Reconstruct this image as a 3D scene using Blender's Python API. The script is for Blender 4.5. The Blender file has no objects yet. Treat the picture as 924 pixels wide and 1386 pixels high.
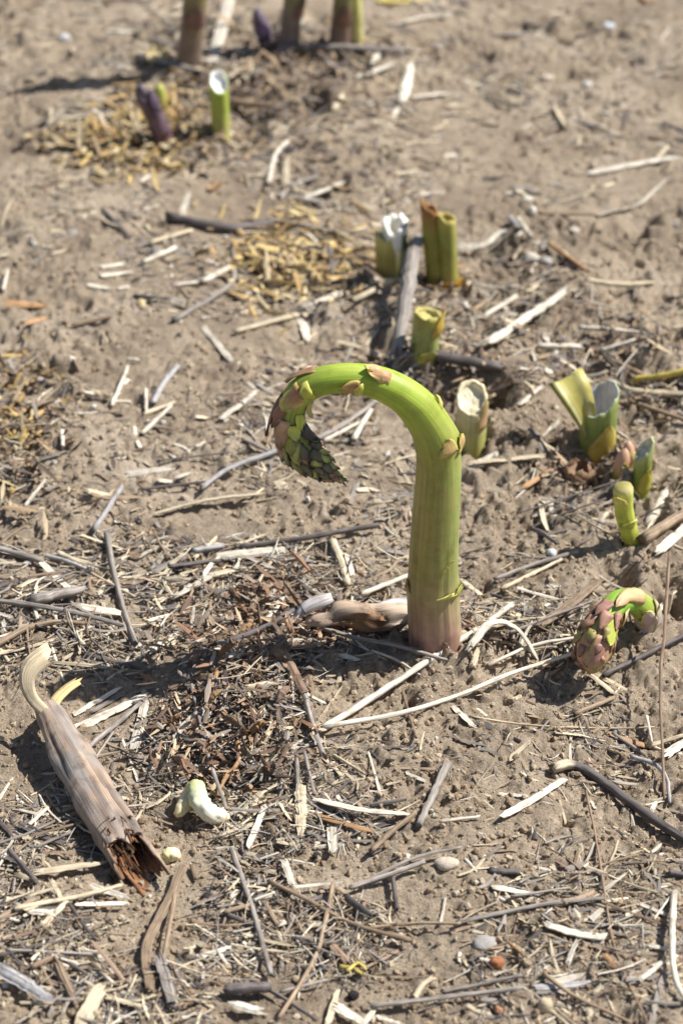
import bpy, math, random
import numpy as np
from mathutils import Vector

# ------------------------------------------------------------------ camera, world, sun, exposure
SC = bpy.context.scene
COL = SC.collection
W, H = 924.0, 1386.0                      # pixel frame in which positions are measured
PITCH = math.radians(35.0); CAM_H = 0.573; LENS = 55.0; SENS = 23.6
FPX = LENS / SENS * H
cam_d = bpy.data.cameras.new('camera'); cam = bpy.data.objects.new('camera', cam_d); COL.objects.link(cam)
cam.location = (0, 0, CAM_H); cam.rotation_euler = (math.pi / 2 - PITCH, 0, 0)
cam_d.sensor_fit = 'VERTICAL'; cam_d.sensor_height = SENS; cam_d.sensor_width = SENS; cam_d.lens = LENS
cam_d.clip_start = 0.02; cam_d.clip_end = 500
cam_d.dof.use_dof = True; cam_d.dof.focus_distance = 0.875; cam_d.dof.aperture_fstop = 8.0
SC.camera = cam

SUN_EL, SUN_AZ = math.radians(52), math.radians(15)      # azimuth measured from +x towards +y
SUNV = Vector((math.cos(SUN_EL) * math.cos(SUN_AZ), math.cos(SUN_EL) * math.sin(SUN_AZ), math.sin(SUN_EL)))
world = bpy.data.worlds.new('World'); SC.world = world; world.use_nodes = True
wn = world.node_tree.nodes; wl = world.node_tree.links
sky = wn.new('ShaderNodeTexSky'); sky.sky_type = 'NISHITA'; sky.sun_disc = False
sky.sun_elevation = SUN_EL; sky.sun_rotation = math.atan2(SUNV.x, SUNV.y)
wn['Background'].inputs['Strength'].default_value = 0.065
wl.new(sky.outputs[0], wn['Background'].inputs[0])
sun_d = bpy.data.lights.new('sun', 'SUN'); sun_d.energy = 5.0; sun_d.angle = math.radians(0.53); sun_d.color = (1, 0.97, 0.925)
sun = bpy.data.objects.new('sun', sun_d); COL.objects.link(sun)
sun.rotation_euler = SUNV.to_track_quat('Z', 'Y').to_euler(); sun.location = SUNV * 3
SC.view_settings.view_transform = 'Standard'; SC.view_settings.look = 'None'
SC.view_settings.exposure = 0.40; SC.view_settings.gamma = 1.0; SC.view_settings.use_curve_mapping = False

rng = np.random.default_rng(7); random.seed(7)

# ------------------------------------------------------------------ helpers: colour, noise, pixels
def c(r, g, b):
    f = lambda v: (v / 255 / 12.92) if v <= 10 else ((v / 255 + 0.055) / 1.055) ** 2.4
    return np.array([f(r), f(g), f(b)])
def vnoise(x, y, seed=0):
    xi = np.floor(x).astype(np.int64); yi = np.floor(y).astype(np.int64); fx = x - xi; fy = y - yi
    fx = fx * fx * fx * (fx * (fx * 6 - 15) + 10); fy = fy * fy * fy * (fy * (fy * 6 - 15) + 10)
    def h(a, b):
        n = (a * 374761393 + b * 668265263 + seed * 1442695041) & 0x7fffffff
        n = ((n ^ (n >> 13)) * 1274126177) & 0x7fffffff
        n = ((n ^ (n >> 16)) * 2246822519) & 0x7fffffff
        return ((n ^ (n >> 15)) & 0xffff) / 32767.5 - 1
    a = h(xi, yi); b = h(xi + 1, yi); d = h(xi, yi + 1); e = h(xi + 1, yi + 1)
    return (a + (b - a) * fx) + ((d + (e - d) * fx) - (a + (b - a) * fx)) * fy
CP, SP = math.cos(PITCH), math.sin(PITCH)
def ray(px, py):
    a = (np.asarray(px, float) - W / 2) / FPX; b = (H / 2 - np.asarray(py, float)) / FPX
    # camera axes: right=(1,0,0) up=(0,SP,CP) forward=(0,CP,-SP)
    return np.stack([a, CP + b * SP, -SP + b * CP], -1)
def project(P):
    P = np.asarray(P, float); d = P - np.array([0, 0, CAM_H])
    f = d[..., 1] * CP - d[..., 2] * SP; u = d[..., 1] * SP + d[..., 2] * CP
    return W / 2 + d[..., 0] / f * FPX, H / 2 - u / f * FPX
def flat_hit(px, py, z=0.0):
    r = ray(px, py); t = (z - CAM_H) / r[..., 2]
    return np.stack([r[..., 0] * t, r[..., 1] * t], -1)
def px_m(y):                                # metres per pixel for things standing at ground distance y
    return math.hypot(y, CAM_H) * math.cos(math.atan2(CAM_H, y) - PITCH) / FPX

# ------------------------------------------------------------------ ground height field
def graded(a, b, step, far):
    mid = [a]
    while mid[-1] < b: mid.append(mid[-1] + step(mid[-1]))
    lo, hi = [], []
    s = step(a); v = a
    while v > far[0]: s *= 1.16; v -= s; lo.append(v)
    s = step(b); v = mid[-1]
    while v < far[1]: s *= 1.16; v += s; hi.append(v)
    return np.array(lo[::-1] + mid + hi)
GX = graded(-0.27, 0.27, lambda v: 0.00095, (-60, 60))
GY = graded(0.46, 1.50, lambda v: 0.00083 * max(0.5, v) / 0.6, (-60, 200))
XX, YY = np.meshgrid(GX, GY)
inside = np.clip((0.34 - np.abs(XX)) / 0.06, 0, 1) * np.clip((YY - 0.42) / 0.04, 0, 1) * np.clip((1.58 - YY) / 0.06, 0, 1)
def blob(px, py, rx, ry=None, p=2):         # soft bump centred where a pixel meets flat ground
    g = flat_hit(px, py); k = px_m(g[1]); ry = ry or rx
    fore = 1 / math.sin(math.atan2(CAM_H, g[1]))
    return np.exp(-((np.abs(XX - g[0]) / (rx * k)) ** p + (np.abs(YY - g[1]) / (ry * k * fore)) ** p))
ZZ = 0.007 * vnoise(XX / .13, YY / .13, 1) * np.clip(inside + .4, 0, 1) + 0.0035 * vnoise(XX / .055, YY / .055, 2) * inside
MOUNDS = [(310, 950, 130, 85, .011), (90, 840, 130, 60, .006), (590, 880, 110, 60, .004), (845, 850, 95, 45, .008), (700, 560, 80, 60, .007),
          (560, 430, 110, 70, .004), (400, 180, 190, 70, .008), (320, 120, 110, 28, .009), (440, 60, 160, 40, .006), (720, 545, 50, 40, .006), (860, 500, 80, 40, .006),
          (250, 1330, 60, 40, .006), (40, 620, 80, 70, .006), (700, 1020, 150, 80, .004), (380, 350, 110, 40, .003), (690, 850, 60, 30, .003)]
for mx, my, rx, ry, a in MOUNDS: ZZ += a * blob(mx, my, rx, ry)
BASES = [(590, 868, 36), (637, 592, 20), (571, 486, 20), (528, 382, 20), (599, 384, 26), (805, 602, 25), (866, 664, 13), (852, 732, 12), (300, 184, 13), (254, 90, 18), (390, 68, 15), (466, 70, 20), (224, 186, 13), (862, 850, 18), (845, 640, 16), (362, 62, 9)]
LOW = ZZ.copy()
for mx, my, r in BASES:
    g = flat_hit(mx, my, .004); k = px_m(g[1]) * r; d = np.hypot(XX - g[0], YY - g[1]); an = np.arctan2(YY - g[1], XX - g[0])
    ZZ += (.8 if r > 30 else 1.2) * (.0022 + .0018 * vnoise(an * 1.9 + mx, d * 200, 14)) * np.exp(-((d - 1.45 * k) / (.45 * k)) ** 2) * (1 + .5 * vnoise(XX / .004, YY / .004, 15)) - .002 * np.exp(-(d / (1.15 * k)) ** 6)
rough = np.clip(0.72 + 0.75 * vnoise(XX / .07, YY / .07, 3) + .35 * vnoise(XX / .025, YY / .025, 13), .22, 1.5)
rough *= 1 - 0.4 * blob(140, 400, 200, 130) - 0.35 * blob(780, 190, 220, 130)
ZZ += inside * rough * (0.0016 * vnoise(XX / .019, YY / .019, 4) + 0.0009 * vnoise(XX / .0095, YY / .0095, 5)
      + 0.00085 * vnoise(XX / .0052, YY / .0052, 6) + 0.0008 * vnoise(XX / .0029, YY / .0029, 7) + 0.0006 * vnoise(XX / .0017, YY / .0017, 8))
PITS = [(605, 560, 34, .016), (674, 550, 20, .014), (637, 600, 26, .006), (838, 785, 24, .016), (910, 815, 24, .014), (745, 600, 16, .007), (727, 972, 15, .007),
        (697, 982, 14, .006), (425, 148, 18, .012), (330, 190, 26, .008), (555, 960, 9, .003), (766, 1110, 10, .004), (650, 790, 12, .003), (900, 790, 26, .008),
        (795, 640, 22, .008), (40, 1010, 40, .004), (700, 742, 8, .004), (520, 480, 20, .006), (360, 55, 20, .008), (420, 38, 16, .008), (720, 935, 50, .006),
        (505, 1303, 14, .003), (240, 1300, 9, .003), (160, 1330, 10, .004), (880, 695, 22, .008)]
for mx, my, r, a in PITS: ZZ -= a * blob(mx, my, r, r, 3) * (1 + .35 * vnoise(XX / .006, YY / .006, 9))
def stamp(n, rmin, rmax, hk, sgn, ybox=(-80, 1480)):           # clods and holes pressed one by one into the sheet
    px = rng.uniform(-180, 1100, n); py = rng.uniform(*ybox, n); g = flat_hit(px, py)
    rr = rmin * (rmax / rmin) ** (rng.random(n) ** 2.2)
    for (x, y), r in zip(g, rr):
        i0, i1 = np.searchsorted(GX, (x - r, x + r)); j0, j1 = np.searchsorted(GY, (y - r, y + r))
        if i1 - i0 < 2 or j1 - j0 < 2: continue
        q = ((XX[j0:j1, i0:i1] - x) / r) ** 2 + ((YY[j0:j1, i0:i1] - y) / (r * random.uniform(.7, 1.3))) ** 2
        q = q * (1 + .9 * vnoise(XX[j0:j1, i0:i1] / (r * .6), YY[j0:j1, i0:i1] / (r * .6), int(r * 1e6) % 97))
        ZZ[j0:j1, i0:i1] += sgn * hk * r * np.sqrt(np.clip(1 - q, 0, 1)) * rough[j0:j1, i0:i1]
stamp(8000, .0009, .0030, .42, 1)
stamp(9000, .0009, .0026, .7, -1)
stamp(2200, .002, .008, .5, 1, (-80, 720)); stamp(1600, .002, .006, .7, -1, (-80, 720))
def sample(Z, x, y):
    x = np.asarray(x, float); y = np.asarray(y, float)
    i = np.clip(np.searchsorted(GX, x) - 1, 0, len(GX) - 2); j = np.clip(np.searchsorted(GY, y) - 1, 0, len(GY) - 2)
    fx = np.clip((x - GX[i]) / (GX[i + 1] - GX[i]), 0, 1); fy = np.clip((y - GY[j]) / (GY[j + 1] - GY[j]), 0, 1)
    return (Z[j, i] * (1 - fx) + Z[j, i + 1] * fx) * (1 - fy) + (Z[j + 1, i] * (1 - fx) + Z[j + 1, i + 1] * fx) * fy
def gh(x, y): return sample(ZZ, x, y)
def glow_h(x, y): return sample(LOW, x, y)
def hit(px, py):                            # where a pixel's line of sight meets the soil
    z = 0.0
    for _ in range(6):
        g = flat_hit(px, py, z); z = glow_h(g[..., 0], g[..., 1])
    return g

# ------------------------------------------------------------------ mesh + material helpers
def mk(name, V, F, mat, col=None, fib=None, parent=None, smooth=True):
    me = bpy.data.meshes.new(name); V = np.asarray(V, np.float32); n = len(V)
    me.from_pydata(V, [], F if isinstance(F, list) else F.tolist())
    if col is not None:
        col = np.asarray(col, np.float32)
        if col.ndim == 1: col = np.tile(col, (n, 1))
        a = me.attributes.new('Col', 'FLOAT_COLOR', 'POINT'); a.data.foreach_set('color', np.c_[col[:, :3], np.ones(n)].astype(np.float32).ravel())
    if fib is not None:
        a = me.attributes.new('fib', 'FLOAT_VECTOR', 'POINT'); f = np.asarray(fib, np.float32)
        a.data.foreach_set('vector', np.c_[f, np.zeros((n, 3 - f.shape[1]))].astype(np.float32).ravel())
    me.materials.append(mat)
    me.polygons.foreach_set('use_smooth', np.full(len(me.polygons), smooth))
    me.update()
    o = bpy.data.objects.new(name, me); COL.objects.link(o); o.parent = parent
    return o
def tag(o, label=None, cat=None, group=None, kind=None):
    if label: o['label'] = label
    if cat: o['category'] = cat
    if group: o['group'] = group
    if kind: o['kind'] = kind
    return o
def empty(name, loc):
    o = bpy.data.objects.new(name, None); COL.objects.link(o); o.location = loc; o.empty_display_size = .01
    return o
def child(o, root):                          # keep world place under an unrotated empty
    o.parent = root; o.location = -Vector(root.location)
    return o
class NT:
    def __init__(s, name):
        s.m = bpy.data.materials.new(name); s.m.use_nodes = True; s.t = s.m.node_tree; s.b = s.t.nodes['Principled BSDF']
    def n(s, typ, **kw):
        x = s.t.nodes.new(typ)
        for k, v in kw.items():
            if k in x.inputs: x.inputs[k].default_value = v
            else: setattr(x, k, v)
        return x
    def l(s, a, b): s.t.links.new(a, b)
    def noise(s, vec, scale, detail=3, rough=.6):
        x = s.n('ShaderNodeTexNoise', Scale=scale, Detail=detail, Roughness=rough); s.l(vec, x.inputs['Vector']); return x.outputs[0]
    def ramp(s, fac, pts):
        x = s.n('ShaderNodeValToRGB'); e = x.color_ramp.elements
        while len(e) < len(pts): e.new(.5)
        for k, (p, v) in enumerate(pts):
            e[k].position = p; e[k].color = (*v, 1) if not np.isscalar(v) else (v, v, v, 1)
        s.l(fac, x.inputs[0]); return x.outputs[0]
    def mul(s, a, b, fac=1.0, mode='MULTIPLY'):
        x = s.n('ShaderNodeMix', data_type='RGBA', blend_type=mode); x.inputs[0].default_value = fac
        for sock, v in ((x.inputs[6], a), (x.inputs[7], b)):
            if hasattr(v, 'is_linked'): s.l(v, sock)
            else: sock.default_value = (*v, 1)
        return x.outputs[2]
    def bump(s, hgt, dist, strength=1.0, prev=None):
        x = s.n('ShaderNodeBump', Distance=dist, Strength=strength); s.l(hgt, x.inputs['Height'])
        if prev: s.l(prev, x.inputs['Normal'])
        return x.outputs[0]
def soil_mat():
    t = NT('dry_soil'); g = t.n('ShaderNodeTexCoord').outputs['Object']
    big = t.noise(g, 9, 4); mid = t.noise(g, 120, 4, .65); fine = t.noise(g, 900, 3, .7); grain = t.noise(g, 2600, 2, .8)
    big = t.noise(g, 16, 5, .6); base = t.ramp(big, [(.34, c(162, 145, 125)), (.5, c(184, 166, 143)), (.68, c(204, 187, 164))])
    base = t.mul(base, t.ramp(mid, [(.3, .72), (.5, 1.0), (.72, 1.12)]))
    base = t.mul(base, t.ramp(fine, [(.3, .62), (.5, 1.0), (.7, 1.22)]), .8)
    base = t.mul(base, t.ramp(grain, [(.28, .5), (.42, .97), (.62, 1.08), (.74, 1.7)]), .85)
    red = t.ramp(t.noise(g, 260, 2), [(.55, (1, 1, 1)), (.72, (1.12, .93, .82))])
    base = t.mul(base, red, .3)
    t.l(base, t.b.inputs['Base Color']); t.b.inputs['Roughness'].default_value = .93; t.b.inputs['Specular IOR Level'].default_value = .2
    n1 = t.bump(fine, .0013, 1.0); n2 = t.bump(grain, .0008, 1.0, n1); t.l(n2, t.b.inputs['Normal'])
    return t.m
def crumb_mat():
    t = NT('soil_crumb'); a = t.n('ShaderNodeAttribute', attribute_name='Col').outputs['Color']; g = t.n('ShaderNodeTexCoord').outputs['Object']
    grain = t.noise(g, 1800, 3, .7)
    t.l(t.mul(a, t.ramp(grain, [(.3, .6), (.5, 1), (.72, 1.3)]), .8), t.b.inputs['Base Color']); t.b.inputs['Roughness'].default_value = .92
    t.b.inputs['Specular IOR Level'].default_value = .2
    t.l(t.bump(grain, .0005), t.b.inputs['Normal']); return t.m
def fibre_mat(name, rough=.6, lo=.5, hi=1.2, spec=.35, blotch=.5):
    t = NT(name); a = t.n('ShaderNodeAttribute', attribute_name='Col').outputs['Color']; f = t.n('ShaderNodeAttribute', attribute_name='fib').outputs['Vector']
    mp = t.n('ShaderNodeMapping'); mp.inputs['Scale'].default_value = (55, 1900, 1); t.l(f, mp.inputs[0])
    st = t.noise(mp.outputs[0], 1, 3, .65)
    g = t.n('ShaderNodeTexCoord').outputs['Object']; bl = t.noise(g, 170, 3, .6)
    x = t.mul(a, t.ramp(st, [(.3, lo), (.5, .95), (.68, hi)]))
    x = t.mul(x, t.ramp(bl, [(.3, (.62, .58, .55)), (.48, (1, 1, 1)), (.75, (1.08, 1.05, 1))]), blotch)
    t.l(x, t.b.inputs['Base Color']); t.b.inputs['Roughness'].default_value = rough; t.b.inputs['Specular IOR Level'].default_value = spec
    t.l(t.bump(st, .0004, .7), t.b.inputs['Normal']); return t.m
def plant_mat(name, rough=.5, sss=.12, stripes=True):
    t = NT(name); a = t.n('ShaderNodeAttribute', attribute_name='Col').outputs['Color']; f = t.n('ShaderNodeAttribute', attribute_name='fib').outputs['Vector']
    mp = t.n('ShaderNodeMapping'); mp.inputs['Scale'].default_value = (34, 620, 1); t.l(f, mp.inputs[0])
    st = t.noise(mp.outputs[0], 1, 3, .6); g = t.n('ShaderNodeTexCoord').outputs['Object']; bl = t.noise(g, 110, 5, .65); sp = t.noise(g, 1500, 1)
    x = t.mul(a, t.ramp(st, [(.3, (.84, .85, .78)), (.5, (1, 1, 1)), (.7, (1.12, 1.1, 1.07))]), 1.0 if stripes else .4)
    x = t.mul(x, t.ramp(bl, [(.32, (.78, .76, .7)), (.5, (1, 1, 1)), (.68, (1.12, 1.1, 1.1))]))
    x = t.mul(x, t.ramp(sp, [(.7, (0, 0, 0)), (.8, (.22, .22, .16))]), .5, 'ADD')
    t.l(x, t.b.inputs['Base Color']); t.b.inputs['Roughness'].default_value = rough; t.b.inputs['Specular IOR Level'].default_value = .42
    if sss:
        t.b.inputs['Subsurface Weight'].default_value = sss; t.b.inputs['Subsurface Radius'].default_value = (1, .9, .35); t.b.inputs['Subsurface Scale'].default_value = .003
    t.l(t.bump(t.mul(st, bl, .5), .0004, .5), t.b.inputs['Normal']); return t.m
M_SOIL = soil_mat(); M_CRUMB = crumb_mat(); M_STRAW = fibre_mat('straw', .58, .45, 1.15, .3, .9); M_TWIG = fibre_mat('weathered_twig', .6, .42, 1.55, .35, .8)
M_BARK = fibre_mat('dead_stem_bark', .7, .68, 1.14, .3, 1.0); M_PLANT = plant_mat('asparagus_skin'); M_BRACT = plant_mat('asparagus_bract', .5, .06, False)
M_PITH = plant_mat('asparagus_pith', .6, .1, False); M_FLAKE = fibre_mat('dry_flake', .7, .6, 1.15, .25); M_PEB = crumb_mat(); M_PEB.name = 'pebble'

ground = mk('ground', np.stack([XX, YY, ZZ], -1).reshape(-1, 3),
            (lambda nx, ny: (lambda b: np.stack([b, b + 1, b + nx + 1, b + nx], -1).reshape(-1, 4))((np.arange(ny - 1)[:, None] * nx + np.arange(nx - 1)[None, :])))(len(GX), len(GY)), M_SOIL)
tag(ground, 'dry crumbly sandy brown field soil', 'ground', kind='structure')

# ------------------------------------------------------------------ sweeps
def resample(P, n):
    P = np.asarray(P, float)
    if len(P) == 2: t = np.linspace(0, 1, n)[:, None]; return P[0] * (1 - t) + P[1] * t
    Q = np.vstack([2 * P[0] - P[1], P, 2 * P[-1] - P[-2]]); out = []
    for k in range(len(P) - 1):
        p0, p1, p2, p3 = Q[k:k + 4]; t = np.linspace(0, 1, 14, endpoint=False)[:, None]
        out.append(.5 * (2 * p1 + (p2 - p0) * t + (2 * p0 - 5 * p1 + 4 * p2 - p3) * t ** 2 + (3 * p1 - p0 - 3 * p2 + p3) * t ** 3))
    D = np.vstack(out + [P[-1:]]); s = np.r_[0, np.cumsum(np.linalg.norm(np.diff(D[:, :3], axis=0), axis=1))]
    return np.stack([np.interp(np.linspace(0, s[-1], n), s, D[:, k]) for k in range(P.shape[1])], -1)
def frames(P, ref):
    T = np.gradient(P, axis=0); T /= np.linalg.norm(T, axis=1)[:, None] + 1e-12
    N = np.empty_like(P); v = np.asarray(ref, float)
    for k in range(len(P)):
        v = v - T[k] * v.dot(T[k]); v = v / (np.linalg.norm(v) + 1e-12); N[k] = v
    return T, N, np.cross(T, N)
def sweep(P, prof, scale, ref=(0, 0, 1), jag=0., caps=True, closed=True):
    """prof (m,2) offsets along (side, normal); scale per ring. Returns verts, faces, fibre coords."""
    n, m = len(P), len(prof); T, N, B = frames(P, ref); prof = np.asarray(prof, float); sc = np.broadcast_to(np.asarray(scale, float), (n,))
    V = P[:, None, :] + (B[:, None, :] * prof[None, :, :1] + N[:, None, :] * prof[None, :, 1:2]) * sc[:, None, None]
    if jag:
        V[0] += T[0] * rng.uniform(-jag, jag, (m, 1)); V[-1] += T[-1] * rng.uniform(-jag, jag, (m, 1))
    s = np.r_[0, np.cumsum(np.linalg.norm(np.diff(P, axis=0), axis=1))]
    d = np.r_[0, np.cumsum(np.linalg.norm(np.diff(prof, axis=0), axis=1))] * sc.mean()
    off = rng.random(2) * 40
    fib = np.stack(np.broadcast_arrays(s[:, None] + off[0], d[None, :] + off[1]), -1)
    F = [(i * m + j, i * m + (j + 1) % m, (i + 1) * m + (j + 1) % m, (i + 1) * m + j) for i in range(n - 1) for j in range(m if closed else m - 1)]
    if caps: F += [tuple(range(m - 1, -1, -1)), tuple((n - 1) * m + j for j in range(m))]
    return V.reshape(-1, 3), F, fib.reshape(-1, 2)
def circ(m, e=1.0): a = np.linspace(0, 2 * np.pi, m, endpoint=False); return np.stack([np.cos(a), np.sin(a) * e], -1)
def strip_prof(bulge, th):                    # a split straw: a shallow trough with thickness, width 2
    return np.array([(-1, 0), (-.5, bulge * .8), (0, bulge), (.5, bulge * .75), (1, 0), (.9, -th), (0, bulge - th), (-.9, -th)])
class Curve:
    def __init__(s, P, R, ref, n=90):
        D = resample(np.c_[np.asarray(P), np.asarray(R)], n); s.P = D[:, :3]; s.R = np.maximum(D[:, 3], 1e-4)
        s.T, s.N, s.B = frames(s.P, ref); s.s = np.r_[0, np.cumsum(np.linalg.norm(np.diff(s.P, axis=0), axis=1))]; s.L = s.s[-1]
    def at(s, q):
        f = lambda A: np.stack([np.interp(q, s.s, A[:, k]) for k in range(3)], -1)
        e = np.maximum(np.asarray(q) - s.L, 0)[..., None]
        T = f(s.T); return f(s.P) + T * e, T, f(s.N), f(s.B), np.interp(q, s.s, s.R)
    def near(s, px, py):
        a, b = project(s.P); return s.s[np.argmin((a - px) ** 2 + (b - py) ** 2)]
def standing(pts, y0):                        # px points -> points on upright planes facing the camera; entries (px,py,r_px[,dy])
    P, R = [], []
    for q in pts:
        y = y0 + (q[3] if len(q) > 3 else 0); r = ray(q[0], q[1]); t = y / r[1]
        P.append(np.array([0, 0, CAM_H]) + r * t); R.append(q[2] * t / FPX)
    return np.array(P), np.array(R)
def lerp_cols(t, stops):
    ts = [k for k, _ in stops]; return np.stack([np.interp(t, ts, [v[k] for _, v in stops]) for k in range(3)], -1)
def stem_mesh(cv, stops, m=40, ridge=.018, seed=1, side=None, name='stem', mat=None, bumps=0.):
    n = len(cv.P); a = np.linspace(0, 2 * np.pi, m, endpoint=False)
    S, A = np.meshgrid(cv.s / cv.L, a, indexing='ij')
    k = 1 + ridge * (1.3 * vnoise(A * 5.1 + seed, S * 5, seed) + .9 * vnoise(A * 11.3, S * 4, seed + 1)) + .035 * vnoise(np.cos(A) * 1.3 + 7, S * 14, seed + 2)
    if bumps: k = k + bumps * vnoise(A * 1.5, S * 24, seed + 3) + bumps * .5 * vnoise(A * 5, S * 30, seed + 4) + bumps * .5 * vnoise(A * 1.2, S * 70, seed + 5)
    V = cv.P[:, None] + (cv.N[:, None] * np.cos(A)[..., None] + cv.B[:, None] * np.sin(A)[..., None]) * (cv.R[:, None] * k)[..., None]
    col = lerp_cols(S.ravel(), stops).reshape(n, m, 3)
    if side is not None: col = side(col, S, A)
    fib = np.stack([S * cv.L, A * cv.R.mean()], -1)
    F = [(i * m + j, i * m + (j + 1) % m, (i + 1) * m + (j + 1) % m, (i + 1) * m + j) for i in range(n - 1) for j in range(m)]
    F += [tuple(range(m - 1, -1, -1)), tuple((n - 1) * m + j for j in range(m))]
    return mk(name, V.reshape(-1, 3), F, mat or M_PLANT, col.reshape(-1, 3), fib.reshape(-1, 2))
def bract(cv, s0, ang, L, Wd, lift, cmid, cedge, nL=8, nW=7, bulge=.0006, curl=0., name='bract', pw=.6, off=1.03):
    u = np.linspace(0, 1, nL); j = np.linspace(-1, 1, nW); U, J = np.meshgrid(u, j, indexing='ij')
    P, T, N, B, R = cv.at(s0 + U * L)
    sd = rng.random() * 90; w = Wd * np.clip(1 - U, 0, 1) ** pw * (1 + .25 * np.sin(U * 3.1)) * .5 * (1 + .3 * vnoise(U * 4 + sd, np.sign(J) * 3 + sd, 3))
    A = ang + J * w / np.maximum(R, .0012) + .06 * rng.normal() * U
    rad = R * off + .0002 + lift * U ** 1.6 + bulge * (1 - J ** 2) * np.sin(np.pi * np.clip(U + .1, 0, 1)) + curl * (J ** 2) * U + bulge * .9 * vnoise(J * 2.2 + sd, U * 2.5 + sd, 6) + bulge * .4 * vnoise(J * 6 + sd, U * 2 + sd, 7)
    D = N * np.cos(A)[..., None] + B * np.sin(A)[..., None]
    V1 = P + D * rad[..., None]; V2 = P + D * (rad - .00035)[..., None]
    e = np.clip(np.maximum(np.abs(J) ** 2.2, U ** 3) + rng.normal(0, .2, U.shape), 0, 1)[..., None]; col = cmid * (1 - e) + cedge * e
    nv = nL * nW; F = []
    for a in range(nL - 1):
        for b in range(nW - 1):
            q = (a * nW + b, a * nW + b + 1, (a + 1) * nW + b + 1, (a + 1) * nW + b); F += [q, tuple(nv + k for k in q[::-1])]
    rim = [b for b in range(nW)] + [a * nW + nW - 1 for a in range(1, nL)] + [(nL - 1) * nW + b for b in range(nW - 2, -1, -1)] + [a * nW for a in range(nL - 2, 0, -1)]
    F += [(rim[k], nv + rim[k], nv + rim[(k + 1) % len(rim)], rim[(k + 1) % len(rim)]) for k in range(len(rim))]
    V = np.vstack([V1.reshape(-1, 3), V2.reshape(-1, 3)]); cc = np.vstack([col.reshape(-1, 3)] * 2)
    fib = np.vstack([np.stack([U * L, J * Wd], -1).reshape(-1, 2)] * 2)
    return mk(name, V, F, M_BRACT, cc, fib)

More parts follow.
